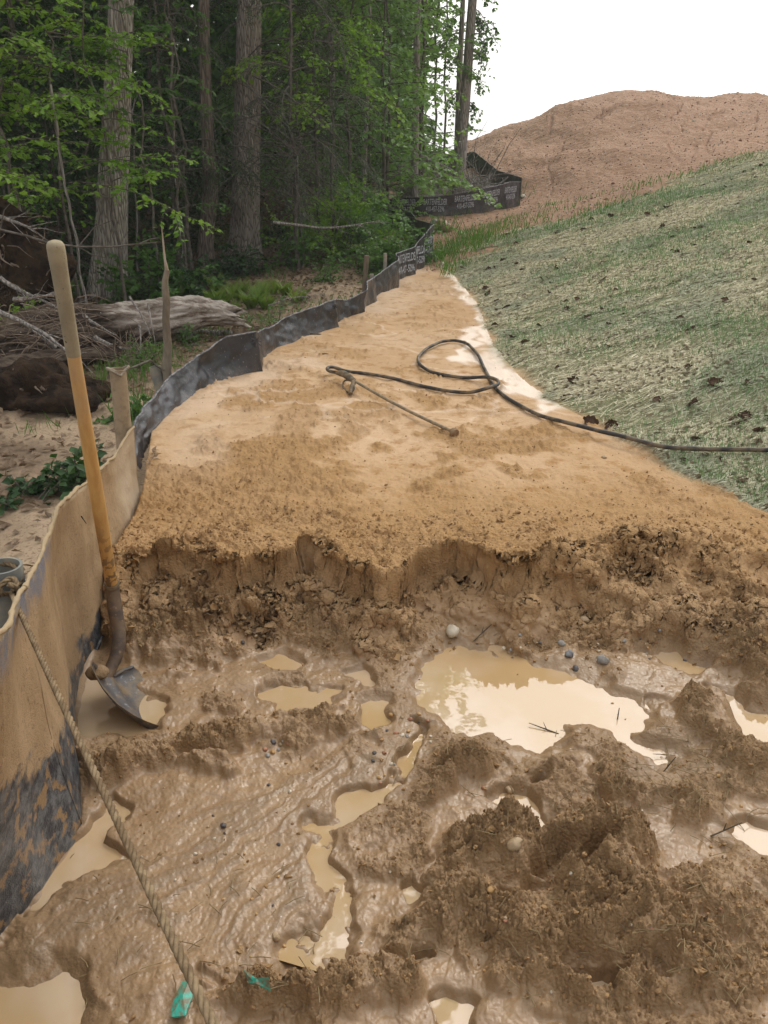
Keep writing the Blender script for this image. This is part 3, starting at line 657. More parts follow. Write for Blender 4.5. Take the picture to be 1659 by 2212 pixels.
def ring_post(name, base, top, rad, mat, label, cat, group=None, hollow=True, lip=0):
    base = np.asarray(base, float); top = np.asarray(top, float); t = thing(name, base, label, cat, group)
    mb = MB(); k = 9; pts = base + (top - base) * np.linspace(0, 1, k)[:, None]; pts[:, :2] += rng.normal(0, .0012, (k, 2))
    mb.tube(pts, rad * (1 + rng.normal(0, .015, k)), 24, cap=not hollow)
    if hollow:
        ax = (top - base) / np.linalg.norm(top - base); inn = [top, top - ax * .001, top - ax * .12]
        mb.tube(np.array([top + ax * 0, top - ax * .12]), rad * .86, 24, cap=False)
        u = np.cross(ax, [0, 1, 0]); u /= np.linalg.norm(u); w_ = np.cross(ax, u); a = np.linspace(0, 2 * np.pi, 24, endpoint=False)
        c1 = top + rad * (np.cos(a)[:, None] * u + np.sin(a)[:, None] * w_); c2 = top + .86 * rad * (np.cos(a)[:, None] * u + np.sin(a)[:, None] * w_)
        mb.grid(np.stack([c1, c2]), closed=True)
        db = MB(); db.add(np.vstack([top - ax * .11, c2 - ax * .11]), [[0, 1 + i, 1 + (i + 1) % 24, 1 + (i + 1) % 24] for i in range(24)]); db.build('bore_disc', simple('dark_bore', (.06, .045, .03), (.10, .07, .045)), t)  # dark brown disc closes the bore below the rim
    mb.build('pipe' if hollow else 'shaft', mat, t)
    if lip:
        a = np.linspace(0, 2 * np.pi, 30); ax = (top - base) / np.linalg.norm(top - base)
        L_ = top + rad * 1.05 * np.stack([np.cos(a), np.sin(a), 0 * a], 1) + np.outer(.012 * np.sin(a * 2 + .6) - .006, [0, 0, 1]); L_[:, 0] += .008 * np.sin(3 * a)
        mb = MB(); mb.tube(L_, .0055, 6); mb.build('torn_rim', simple('frayed_rim', (.34, .30, .24), (.22, .18, .13)), t)
    return t

# --- middle, black fence along the sand
assert len(FENCE_B) == len(FENCE_T)
fb, ft = [], []
for (bx, by_), (tx, ty) in zip(FENCE_B, FENCE_T):
    p = at_z(bx, by_, .25)
    for _ in range(4): p = at_z(bx, by_, float(sand_z(p[0], p[1])) + .012)
    fb.append(p); ft.append(at_y(tx, ty, p[1]))
fb = np.array(fb); ft = np.array(ft); fb2 = fb.copy(); fb2[:, 2] -= .07
P_, q, s = loft(fb2, ft, 520, 22, .013, 0, 11, 6.)
mid_f = thing('silt_fence', fb[0], 'long black silt fence curving along the left edge of the sand bed', 'silt fence', 'silt fence runs')
fabric(mid_f, P_, black_fabric); hem(mid_f, P_[-1] + [0, 0, .002], .0055)
s6 = s[21]; lettering(mid_f, P_, q, [s6 + .0 + .22, s6 + .22 + .62, s6 + .22 + 1.22, s6 + .22 + 1.82], .5, .085, .66)
# creases and small pleats where the cloth is stapled
for k, (i, sc_) in enumerate([(6, 1.), (12, .6)]):
    c = ft[i] * .8 + fb[i] * .2; mb = MB()
    for a in range(7):
        an = a * .9 + k; e = c + np.array([math.cos(an) * .05, -.02, math.sin(an) * .05]) * sc_; mb.tube([c + [0, -.012, 0], (c + e) / 2 + [0, -.022, 0], e], [.006, .005, .001], 5)
    mb.build('pleat', black_fabric, mid_f)
# --- near, mud-caked run
NT = [(-.50, .35, .92), (-.66, .75, .86), (-.69, 1.05, .80)] + [tuple(at_y(*a)) for a in [(0, 1360, 1.22), (22, 1322, 1.38), (48, 1268, 1.54), (72, 1216, 1.70), (92, 1162, 1.86), (116, 1114, 2.0), (145, 1075, 2.2), (172, 1050, 2.4), (204, 1026, 2.6), (256, 982, 2.9), (292, 922, 3.12)]]
NBt = NEAR_B.copy(); NBt[:, 2] -= .03; NBt[10:, 2] -= .04
P_, q, s = loft(NBt, NT, 420, 60, .012, -.012, 21, 3.2)
# right hand lip of the fold hangs proud of the mud
m = Mat('mud_caked_cloth'); v = m.coord('pos'); h = m.attr('hgt'); sx = m.attr('run')
tan = m.mix(m.mr(m.noise(m.coord('pos', (1, 1, .4)), 10, 5, .6), .35, .65), (.32, .215, .118), (.39, .27, .155))
spots = m.mr(m.noise(m.coord('pos', (1, 1, .6)), 110, 3, .6), .58, .68); tan = m.mix(m.math('MULTIPLY', spots, .75), tan, (.16, .10, .055))
dk = m.mix(m.mr(m.noise(v, 30, 5, .7), .4, .65), (.035, .038, .046), (.13, .135, .14)); dk = m.mix(m.mr(m.noise(m.coord('pos', (1, 1, 1)), 22, 4, .6), .54, .62), dk, (.27, .17, .085))
fb_ = m.math('ADD', h, m.math('MULTIPLY', m.math('SUBTRACT', m.noise(m.coord('pos', (1, .7, 1.6)), 6, 5, .65), .5), .55))
lim = m.mr(sx, .62, 2.1, .66, .16, False)
bare = m.mr(m.math('SUBTRACT', fb_, lim), .02, -.05)
c = m.mix(bare, tan, dk)
sun_band = m.math('MULTIPLY', m.mr(h, .955, .985), m.mr(m.noise(v, 16, 4, .6), .3, .5)); c = m.mix(m.math('MULTIPLY', sun_band, .85), c, (.62, .52, .36))  # pale sunlit band along the top edge, painted into the cloth colour
blue = m.math('MULTIPLY', m.math('MULTIPLY', m.mr(sx, 1.72, 1.5), m.mr(h, .84, .93)), m.mr(m.noise(v, 7, 5, .7), .40, .62)); c = m.mix(blue, c, (.17, .18, .22))
pale = m.math('MULTIPLY', m.mr(sx, 2.55, 2.75), m.mr(m.noise(v, 5, 3, .5), .3, .45)); c = m.mix(m.math('MULTIPLY', pale, .8), c, (.52, .42, .30))
caked = m.set(color=c, rough=m.mr(bare, 0, 1, .62, .42), spec=.4, normal=m.bump(m.math('ADD', m.noise(v, 60, 4, .65), m.math('MULTIPLY', m.voro(v, 300), -.3)), .55, .006))
near_f = thing('silt_fence', NEAR_B[5], 'mud caked silt fence panel behind the shovel at the near left', 'silt fence', 'silt fence runs')
fo_ = fabric(near_f, P_, caked)
a_ = fo_.data.attributes.new('run', 'FLOAT', 'POINT'); a_.data.foreach_set('value', np.tile(q, P_.shape[0]).astype(np.float32))
caked_hem = simple('caked_hem', (.38, .29, .18), (.25, .20, .14), 7, .9, .2, .9, .006, lo=.5, hi=.75)
ln = P_[-1].copy(); ln[:, 2] += fbm2(q * 22, q * 0, 3, 4) * .006; mb = MB(); mb.tube(ln, .006 + .003 * fbm2(q * 40, q * 0 + 3, 2, 9), 8); mb.build('hem', caked_hem, near_f)
bl = P_[2].copy(); mk = (q > .9) & (q < 2.2); mb = MB(); mb.tube(bl[mk] + [.004, 0, .0], .005, 6); mb.build('bottom_hem', hem_mat, near_f)
# --- far run with the two bends
def ground_line(pts, off=.0): return np.array([[x, y, gz(x, y) + off] for x, y in pts])
def bend(pts):
    p = np.array(pts, float); tt = np.linspace(0, len(p) - 1, len(p) * 4)
    return np.stack([np.interp(tt, np.arange(len(p)), p[:, i]) for i in range(2)], 1)
kx = lambda px, Y: (px - CX) / (FP * CP - (450 - CY) * SP) * Y
fr = [(kx(937, fb[-1][1]), fb[-1][1] + .03), (kx(915, 11.9), 11.9), (kx(885, 13.0), 13.0), (kx(855, 14.0), 14.0), (kx(820, 14.7), 14.7), (kx(800, 15.2), 15.2), (kx(822, 15.5), 15.5), (kx(866, 15.3), 15.3), (kx(905, 15.2), 15.2), (kx(960, 15.2), 15.2), (kx(1010, 15.3), 15.3), (kx(1050, 15.45), 15.45), (kx(1090, 15.8), 15.8), (kx(1121, 16.2), 16.2)]
fr = bend(fr); gl = ground_line(fr, -.06)
pys = np.interp(np.arange(len(fr)) / 4.0, [0, 3, 6, 7, 8, 9, 10, 11, 12, 13], [485, 466, 440, 437, 434, 426, 419, 411, 403, 393])
tp = gl.copy(); tp[:, 2] = [max(at_y(829, y_, p_[1])[2], p_[2] + .38) for y_, p_ in zip(pys, gl)]
far_f = thing('silt_fence', gl[30], 'black printed silt fence bending in front of the two far tree trunks', 'silt fence', 'silt fence runs')
P_, q, s = loft(gl, tp, 260, 16, .012, 0, 31, 3.)
fabric(far_f, P_, black_fabric); hem(far_f, P_[-1], .005)
qs = np.interp([28], np.arange(len(gl)), s)[0]
ends = s[-1]; lettering(far_f, P_, q, list(np.arange(ends - .33, qs - .1, -.56)), .42, .10, .66)
fr2 = bend([(kx(1121, 16.2) + .02, 16.22), (kx(1100, 17.2), 17.2), (kx(1060, 18.6), 18.6), (kx(1012, 20.5), 20.5), (kx(960, 22.5), 22.5), (kx(910, 25), 25)])
g2 = ground_line(fr2, -.05); t2 = g2.copy(); y2 = np.interp(np.arange(len(fr2)) / 4.0, [0, 1, 2, 3, 4, 5], [384, 378, 368, 354, 340, 326])
t2[:, 2] = [max(at_y(829, y_, p_[1])[2], p_[2] + .4) for y_, p_ in zip(y2, g2)]
back_f = thing('silt_fence', g2[8], 'plain dark silt fence running back uphill behind the far trunks', 'silt fence', 'silt fence runs')
P_, q, s = loft(g2, t2, 120, 10, .015, 0, 41, 3.); fabric(back_f, P_, black_fabric); hem(back_f, P_[-1], .005)

# --- posts standing behind the cloth
def px_post(name, bpx, bpy_, tpx, tpy, Y, width, mat, label, cat, group=None, **k):
    t = at_y(tpx, tpy, Y); b_ = at_y(bpx, bpy_, Y); ax = (b_ - t) / np.linalg.norm(b_ - t)
    g = gz(b_[0], b_[1]); L_ = (t[2] - g + .05) / max(-ax[2], .3); return ring_post(name, t + ax * L_, t, width / pxm(t) / 2, mat, label, cat, group, **k)
px_post('fence_post', 268, 950, 255, 797, 3.12, 36, pvc_mud, 'mud coated pipe post with a torn rim where the tan and black cloth meet', 'fence post', 'pipe posts behind the silt fences', lip=1)
px_post('fence_post', 346, 835, 334, 792, 4.75, 25, pvc, 'short clean grey pipe post leaning beside the bare snag', 'fence post', 'pipe posts behind the silt fences')
px_post('fence_post', 787, 630, 792, 552, 7.6, 11, wood_stake, 'tallest grey stake standing behind the middle of the black fence', 'fence post', 'pipe posts behind the silt fences', hollow=False)
px_post('fence_post', 831, 590, 832, 547, 8.3, 8, pvc, 'thin grey stake behind the fence, further off than the tallest stake', 'fence post', 'pipe posts behind the silt fences', hollow=False)
px_post('fence_post', 803, 612, 803, 592, 7.9, 9, pvc, 'short stub of a stake peeping over the black fence between two taller stakes', 'fence post', 'pipe posts behind the silt fences', hollow=False)
t = at_y(2, 1222, 1.62); ring_post('fence_post', [t[0] - .02, t[1] - .02, -.05], t, .046, pvc, 'open grey pipe post with rope looped round it at the left edge', 'fence post', 'pipe posts behind the silt fences')

# ================================================================== SHOVEL
def R3(ax, an): return np.array(Matrix.Rotation(an, 3, Vector(ax)))
hb = at_y(243, 1272, 2.22); ht = at_y(118, 520, 2.0); tip = at_z(335, 1583, -.012)
hx = (ht - hb) / np.linalg.norm(ht - hb)
shov = thing('shovel', tip, 'long wooden handled round point shovel standing in the mud by the fence', 'shovel')
m = Mat('yellow_wood'); v = m.coord('Object', (1, 1, .12)); gr = m.noise(v, 60, 4, .6); c = m.mix(m.mr(gr, .3, .7), (.50, .27, .085), (.60, .36, .13))
vv = m.coord('Object'); hz = m.n('ShaderNodeSeparateXYZ'); m.l(vv, hz.inputs[0])
lowm = m.mr(hz.outputs[2], .62, .36); sp = m.mr(m.noise(vv, 42, 3, .55), .52, .57); c = m.mix(m.math('MULTIPLY', sp, lowm), c, (.20, .12, .055))
c = m.mix(m.mr(m.noise(vv, 9, 4, .6), .5, .75, 0, .5), c, (.44, .31, .19)); c = m.mix(m.mr(hz.outputs[2], .75, 1.15, 0, .45), c, (.48, .33, .20))
wood = m.set(color=c, rough=.5, spec=.45, normal=m.bump(gr, .12, .002))
m = Mat('dried_mud_grip'); v = m.coord('Object'); c = m.mix(m.mr(m.noise(v, 14, 4, .6), .35, .7), (.36, .31, .215), (.27, .23, .16)); c = m.mix(m.mr(m.noise(v, 90, 2, .5), .68, .74), c, (.10, .08, .06)); c = m.mix(m.mr(m.noise(m.coord('Object', (1, 1, .3)), 9, 3, .6), .62, .72), c, (.16, .18, .19))
grip_m = m.set(color=c, rough=.88, spec=.2, normal=m.bump(m.noise(v, 120, 3, .6), .5, .003))
m = Mat('rusty_steel'); v = m.coord('Object'); c = m.mix(m.mr(m.noise(v, 22, 5, .65), .36, .62), (.075, .055, .045), (.15, .10, .062)); c = m.mix(m.mr(m.noise(v, 60, 3, .6), .6, .7), c, (.26, .18, .11))
steel = m.set(color=c, rough=.6, spec=.5, normal=m.bump(m.noise(v, 90, 4, .6), .6, .002))
m = Mat('worn_blade'); v = m.coord('Object'); c = m.mix(m.mr(m.noise(v, 18, 5, .65), .42, .6), (.07, .065, .068), (.16, .115, .065)); c = m.mix(m.mr(m.noise(v, 45, 3, .6), .6, .7), c, (.20, .20, .22))
bladem = m.set(color=c, rough=.55, spec=.4, metal=0.0, normal=m.bump(m.noise(v, 50, 4, .6), .4, .002))
def along(a, b_, ts): return a + (b_ - a) * np.array(ts)[:, None]
Lh = np.linalg.norm(ht - hb); tg = .265                       # grip share of the handle
mb = MB(); ts = np.linspace(0, 1 - tg, 16); mb.tube(along(hb, ht, ts), np.interp(ts, [0, .3, .74], [.0185, .0205, .0172]), 28); handle = mb.build('handle', wood, shov)
ts = np.concatenate([np.linspace(1 - tg - .004, .985, 12), [.992, .997, 1.0]]); rr = np.interp(ts, [1 - tg, .93, .96, .985], [.0182, .0200, .0212, .0212]); rr[-3:] = [.0200, .0165, .009]
mb = MB(); mb.tube(along(hb, ht, ts), rr, 28); mb.build('grip', grip_m, shov)
# socket: ferrule, then a goose neck down to the blade
P2 = lambda px, py, Y: at_y(px, py, Y)
neck = [hb + hx * .025, hb, P2(247, 1310, 2.20), P2(255, 1350, 2.18), P2(258, 1385, 2.15), P2(251, 1420, 2.12), P2(238, 1447, 2.09), P2(230, 1466, 2.065)]
tt = np.linspace(0, len(neck) - 1, 30); neck = np.stack([np.interp(tt, np.arange(len(neck)), np.array(neck)[:, i]) for i in range(3)], 1)
for _ in range(3): neck[1:-1] = (neck[:-2] + neck[1:-1] * 2 + neck[2:]) / 4
mb = MB(); mb.tube(neck, np.interp(tt, [0, .9, 2.5, 4.5, 7], [.0215, .0215, .0225, .0215, .0165]), 24); sock = mb.build('socket', steel, shov)
mb = MB(); mb.tube(neck[:3], .0235, 24); mb.build('ferrule', simple('muddy_ferrule', (.17, .135, .085), (.24, .18, .11), 40, .8, .3, .5), sock)
A0 = neck[-2]; ax = tip - A0; LB = np.linalg.norm(ax); ax /= LB
wv = np.array([.55, .60, -.62]); wv -= ax * np.dot(ax, wv); wv /= np.linalg.norm(wv); nb = np.cross(wv, ax); nb *= np.sign(nb[2])
mb = MB(); S = np.linspace(0, 1, 26); K = np.linspace(-1, 1, 25)
def half(t): return np.interp(t, [0, .03, .35, .6, .8, .92, 1.0], [.088, .102, .104, .092, .062, .032, .001])
rows_ = []
for t in S:
    hw = half(t); y_ = .040 * (K ** 2) * (1 - .35 * t) + .012 * np.exp(-(K / .18) ** 2) * (1 - t) - .012 * (t * (1 - t)) * 4
    rows_.append(A0 + ax * (t * LB) + np.outer(K * hw, wv) + np.outer(y_, nb))
rows_ = np.array(rows_); th_ = .0035
mb.grid(rows_); mb.grid((rows_ - nb * th_)[:, ::-1])
mb.grid(np.stack([rows_[:, 0], rows_[:, 0] - nb * th_])); mb.grid(np.stack([rows_[:, -1], rows_[:, -1] - nb * th_])); mb.grid(np.stack([rows_[0], rows_[0] - nb * th_]))
bl_ = mb.build('blade', bladem, shov)
for sgn in (-1, 1):                                            # rolled foot steps
    k0 = K if sgn > 0 else K[::-1]; e0 = rows_[0][12 + sgn * 3]; e1 = rows_[0][12 + sgn * 12]
    mb = MB(); mb.tube([e0 - nb * .002, (e0 + e1) / 2 - ax * .006, e1 - ax * .004], [.008, .009, .006], 10, squash=.7); mb.build('foot_step', bladem, bl_)
clod_m = simple('wet_clod', (.21, .135, .07), (.28, .19, .11), 30, .8, .3, .9, .01)
def lumpy(r, seed, n=18, amp=.35, sq=(1, 1, 1)):
    u = np.linspace(0, 2 * np.pi, n, endpoint=False); vv_ = np.linspace(.02, np.pi - .02, n // 2 + 2); U, V_ = np.meshgrid(u, vv_)
    p = np.stack([np.cos(U) * np.sin(V_), np.sin(U) * np.sin(V_), np.cos(V_)], -1)
    f = 1 + amp * fbm3(p[..., 0] * 1.7 + seed * 7.3, p[..., 1] * 1.7, p[..., 2] * 1.7 + seed, 3, seed)
    return p * f[..., None] * r * np.array(sq)
mb = MB(); mb.grid(lumpy(.030, 3, sq=(1.2, 1, .7)) + A0 - wv * .05 + nb * .012, closed=True); mb.build('mud_lump', clod_m, bl_)

# ================================================================== ROPE
m = Mat('muddy_rope'); v = m.coord('Object'); c = m.mix(m.mr(m.noise(v, 40, 4, .6), .4, .65), (.16, .11, .062), (.27, .20, .12)); rope_m = m.set(color=c, rough=.9, spec=.2, normal=m.bump(m.noise(v, 300, 3, .6), .5, .002))
def rope(parent, pts, rad, name='strand', turns=70., n=900):
    pts = np.asarray(pts, float); s_ = np.concatenate([[0], np.cumsum(np.linalg.norm(np.diff(pts, axis=0), axis=1))])
    for _ in range(1): pass
    q_ = np.linspace(0, s_[-1], n); Cc = np.stack([np.interp(q_, s_, pts[:, i]) for i in range(3)], 1)
    k = max(3, n // (len(pts) * 4)); 
    Cc = np.stack([np.convolve(np.pad(Cc[:, i], k, mode='edge'), np.ones(2 * k + 1) / (2 * k + 1), 'valid') for i in range(3)], 1)
    t_ = np.gradient(Cc, axis=0); t_ /= np.linalg.norm(t_, axis=1)[:, None] + 1e-9
    u = np.cross(t_, [.3, .2, .9]); u /= np.linalg.norm(u, axis=1)[:, None]; w_ = np.cross(t_, u)
    for k in range(3):
        a = q_ * turns * 2 * np.pi / 3 + k * 2.094; mb = MB(); mb.tube(Cc + rad * .5 * (np.cos(a)[:, None] * u + np.sin(a)[:, None] * w_), rad * .56, 7); mb.build('strand', rope_m, parent)
rp = thing('rope', at_y(25, 1262, 1.6), 'twisted muddy rope tied at the left fence post and stretched towards the viewer', 'rope')
pa = at_y(22, 1275, 1.585); pb_ = ray(460, 2212); pb_ = np.array([0, 0, CAM_H]) + pb_ / np.linalg.norm(pb_ * 1) * 0; v0 = ray(455, 2200); dpt = .80; pb_ = np.array([0, 0, CAM_H]) + v0 * (dpt / FP)
vm = ray(250, 1765) ; pmid = np.array([0, 0, CAM_H]) + vm * (1.12 / FP)
vq = ray(125, 1500); pq = np.array([0, 0, CAM_H]) + vq * (1.39 / FP); vr = ray(352, 1985); pr = np.array([0, 0, CAM_H]) + vr * (.93 / FP)
ve = pb_ + (pb_ - pr) * 1.3
rope(rp, [pa, pq, pmid, pr, pb_, ve], .0058, turns=62., n=1500)
c0 = np.array([at_y(2, 1222, 1.62)[0] - .01, 1.61, at_y(10, 1262, 1.6)[2]]); a = np.linspace(-.6, 5.2, 40)
rope(rp, [c0 + [.050 * math.cos(x), .050 * math.sin(x), .018 * math.sin(x * .9) + .002 * x] for x in a], .0062, n=200)
kc = at_y(20, 1270, 1.57); rope(rp, [kc + np.array([.016 * math.cos(x), .012 * math.sin(x * 1.5), .018 * math.sin(x)]) for x in np.linspace(0, 7.5, 40)], .0062, n=180)

# ================================================================== PRESSURE LANCE AND HOSE
hose_m = simple('muddy_black_rubber', (.035, .033, .032), (.15, .115, .075), 11, .6, .4, .3, lo=.44, hi=.6)
lance_m = simple('muddy_steel_tube', (.19, .15, .10), (.30, .22, .13), 30, .6, .4, .4)
HOSE = [(727,819),(712,817),(704.5,812),(707,806),(719,803),(742,804),(787,807),(854,819),(907.6,835),(961,847),(1015,852),(1059,849),(1079.5,842),(1077,833),(1050.5,825),(1010,819),(961,812),(925.5,803),(905,792),(902,776),(921,757),(952,741),(983.5,738),(1010,746),(1032.6,770.6),(1046,797),(1059.4,824),(1070.5,842),(1095,862),(1126,880),(1166.5,902),(1207,915.6),(1256,933.5),(1300.5,949),(1345,960),(1371.5,969),(1430,984),(1520,989),(1600,990),(1665,992),(1800,1000)]
hp = []
for i, (a, b_) in enumerate(HOSE):
    p = hit(a, b_ + 3); lift = .012 + .035 * float(sst(29, 34, float(i))) + (.03 if 11 <= i <= 14 else 0) + (.035 if i < 5 else .0) + (.01 if 18 <= i <= 24 else 0); hp.append([p[0], p[1], p[2] + lift])
hp = np.array(hp); s_ = np.concatenate([[0], np.cumsum(np.linalg.norm(np.diff(hp, axis=0), axis=1))]); q_ = np.linspace(0, s_[-1], 420)
hp = np.stack([np.interp(q_, s_, hp[:, i]) for i in range(3)], 1)
for _ in range(14): hp[1:-1] = (hp[:-2] + hp[1:-1] * 2 + hp[2:]) / 4
hose = thing('pressure_washer', hp[0], 'muddy black pressure hose looped on the sand with its spray lance', 'pressure washer')
mb = MB(); mb.tube(hp, .0105 + .0012 * fbm2(q_ * 30, q_ * 0, 2, 3), 12); mb.build('hose', hose_m, hose)
g0 = hit(729, 823); g1 = hit(765, 843); l1 = hit(980, 940); g0[2] += .05; g1[2] += .055; l1[2] += .015
def mixp(a, b_, t): return a + (b_ - a) * t
mb = MB(); ts = np.linspace(0, 1, 14); lp = np.array([mixp(g1, l1, t) for t in ts]); lp[:, 2] -= .012 * np.sin(ts * np.pi); mb.tube(lp, .0085, 12); mb.build('lance_tube', lance_m, hose)
mb = MB(); mb.tube([l1 - (l1 - g1) * .015, l1 + (l1 - g1) * .004, l1 + (l1 - g1) * .02], [.017, .024, .019], 12); mb.build('nozzle', clod_m, hose)
mb = MB(); mb.tube([g0, mixp(g0, g1, .4) + [0, 0, .012], mixp(g0, g1, .75) + [0, 0, .006], g1], [.014, .021, .020, .013], 12); gun = mb.build('spray_gun', simple('muddy_grip_black', (.09, .075, .055), (.22, .16, .10)), hose)
gx = hit(757, 858); gx[2] += .018; mb = MB(); mb.tube([g1 + [0, 0, -.004], mixp(g1, gx, .5) + [.0, 0, .0], gx], [.014, .016, .013], 10); mb.build('grip', gun.data.materials[0], hose)
a = np.linspace(0, 2 * np.pi, 18); gc = mixp(mixp(g0, g1, .55), gx, .55); e1 = (g1 - g0) * .33; e2 = (gx - g1) * .42
mb = MB(); mb.tube(gc + np.cos(a)[:, None] * e1 + np.sin(a)[:, None] * e2, .005, 6); mb.build('trigger_guard', gun.data.materials[0], gun)

# ================================================================== STONES, SCRAPS, STICKS
def stone_mat(name, c1, c2, rough=.5): return simple(name, c1, c2, 30, rough, .45, .3, .003)
SM = dict(white=stone_mat('white_quartz', (.62, .57, .47), (.50, .43, .32)), grey=stone_mat('grey_stone', (.22, .215, .21), (.33, .31, .28)), blue=stone_mat('blue_grey_stone', (.13, .135, .145), (.21, .21, .215)),
          amber=stone_mat('amber_pebble', (.42, .23, .08), (.50, .32, .14)), red=stone_mat('red_pebble', (.32, .13, .07), (.38, .20, .12)), tan=stone_mat('tan_pebble', (.42, .31, .19), (.34, .24, .14)), dark=stone_mat('dark_pebble', (.06, .055, .06), (.11, .10, .10)))
pebble_me = {}
def pebble(px, py, w_px, mat, label, cat='stone', group=None, sq=(1, .8, .6), z=None, name='stone', sink=.35):
    p = hit(px, py); r_ = w_px / pxm(p) / 2; key = (mat, int(rng.integers(4)))
    mb = MB(); mb.grid(lumpy(1, key[1] + 3, 12, .75, sq), closed=True)
    if key not in pebble_me: pebble_me[key] = mb.mesh(name)
    o = bpy.data.objects.new(name, pebble_me[key]); C.objects.link(o)
    if not pebble_me[key].materials: pebble_me[key].materials.append(SM[mat])
    o.location = (p[0], p[1], p[2] + r_ * sq[2] * (1 - sink) * .6); o.scale = (r_,) * 3; o.rotation_euler = (rng.uniform(-.3, .3), rng.uniform(-.3, .3), rng.uniform(0, 6.28))
    return tag(o, label, cat, group)
pebble(977, 1370, 34, 'white', 'rounded white quartz cobble at the back edge of the big puddle', sq=(1, .8, .75), sink=.1)
pebble(1229, 1418, 24, 'blue', 'blue grey angular stone right of the white cobble, behind the big puddle', sink=.2)
pebble(1303, 1432, 28, 'grey', 'smooth grey half buried stone beside the blue grey one', sq=(1, .8, .7), sink=.2)
pebble(1243, 1446, 16, 'dark', 'small black stone just in front of the blue grey stone')
pebble(1213, 1395, 18, 'grey', 'pale wet pebble above the blue grey stone')
pebble(1263, 1345, 22, 'tan', 'ochre stone lying in the debris at the foot of the bank', sink=.1)
pebble(1218, 1392, 8, 'white', 'tiny white chip by the pale wet pebble')
pebble(1305, 990, 12, 'tan', 'lone tan pebble on the sand below the hose')
pebble(1059, 1925, 20, 'amber', 'bright amber stone set in the dark crumbly mound', sink=.0)
pebble(1110, 1835, 34, 'tan', 'brown cobble caked with mud near the top of the crumbly mound', sink=.0)
pebble(1100, 1715, 22, 'tan', 'tan stone on the left edge of the middle puddle', sink=.1)
pebble(483, 1788, 16, 'dark', 'single dark pebble on the smooth mud fan')
pebble(597, 2033, 22, 'tan', 'pale oval pebble at the foot of the wet runnel')
pebble(955, 572, 12, 'white', 'white rock where the sand narrows at the end of the fence', sink=0)
pebble(941, 566, 12, 'dark', 'brown rock next to the white rock at the end of the sand', sink=0)
pebble(958, 500, 44, 'tan', 'large tan boulder beside the corner of the black fence', sq=(1, .7, .6), sink=.1)
pebble(938, 487, 24, 'grey', 'grey boulder behind the tan boulder at the fence corner', sink=0)
pebble(1128, 428, 14, 'white', 'white rock at the right end of the printed fence', sink=0)
lo_ = [(925, 1600), (905, 1565), (835, 1590), (870, 1650), (850, 1665), (836, 1690), (585, 1600), (590, 1615), (575, 1625), (1105, 1395), (890, 1590), (830, 1640), (860, 1560), (540, 1380), (1350, 1385)]
def scatter(n, us, vs, sizes, mats, label, group, name='pebble'):
    for _ in range(n):
        u = rng.uniform(*us) if not callable(us) else us(); v_ = rng.uniform(*vs)
        pebble(u, v_, rng.uniform(*sizes), mats[int(rng.integers(len(mats)))], label, 'pebble', group, (1, rng.uniform(.6, .9), rng.uniform(.5, .7)), name=name)
for a, b_ in lo_:
    for _ in range(3): pebble(a + rng.normal(0, 14), b_ + rng.normal(0, 9), rng.uniform(6, 13), ['white', 'amber', 'grey', 'tan', 'dark', 'red'][int(rng.integers(6))], 'small wet pebble in the gravelly trickle left of the big puddle', 'pebble', 'pebbles washed along the trickle', name='pebble')
scatter(34, (300, 700), (1640, 2100), (4, 10), ['white', 'amber', 'dark', 'tan'], 'small pebble scattered on the smooth mud fan', 'pebbles on the smooth mud')
scatter(30, (950, 1500), (1350, 1430), (4, 10), ['white', 'amber', 'grey', 'dark', 'tan'], 'small pebble on the wet mud under the bank', 'pebbles under the bank')
scatter(26, (700, 1659), (1650, 2200), (5, 11), ['tan', 'amber', 'red', 'white'], 'small pebble stuck in the churned mud at the right', 'pebbles in the churned mud')
# crumbs fallen from the bank and strewn over the sand: too many to count
mb = MB(); proto = [lumpy(1, k, 6, .9, (1, .8, .65)) * (1 + rng.normal(0, .22, (5, 6, 1))) for k in range(12)]
def crumbs(n, us, vs, sz, weight=None):
    for _ in range(n):
        u, v_ = rng.uniform(*us), rng.uniform(*vs); z0 = .25 if v_ < 1190 else .01; p = at_z(u, v_, z0)
        i = np.searchsorted(r, math.hypot(p[0], p[1])); j = np.searchsorted(np.radians(th), math.atan2(p[0], p[1]))
        if i >= nr or j >= nc: continue
        if rng.random() > CRALL[i, j] * 1.2 + .03: continue
        if PIT[i, j] < .5 and sandm[i, j] < .5: continue
        g = P[i, j]; rr = (sz[0] + (sz[1] - sz[0]) * rng.random() ** 2.5) * (1 if rng.random() > .04 else 1.8)
        mb.grid((proto[int(rng.integers(12))] @ R3((rng.normal(), rng.normal(), rng.normal()), rng.uniform(0, 6))) * rr + g + [0, 0, rr * .1], closed=True)
crumbs(6500, (180, 1700), (1230, 1460), (.002, .009)); crumbs(7000, (200, 1700), (1450, 2212), (.002, .0065)); crumbs(4500, (330, 1600), (960, 1180), (.001, .0055)); crumbs(1600, (420, 1100), (620, 960), (.002, .006))
crumb_m = simple('soil_crumb', (.27, .165, .075), (.33, .21, .105), 30, .85, .2, .6)
o = mb.build('soil_crumbs', crumb_m, smooth=False); tag(o, 'loose brown soil crumbs strewn over the bank and sand', 'soil crumbs', kind='stuff')
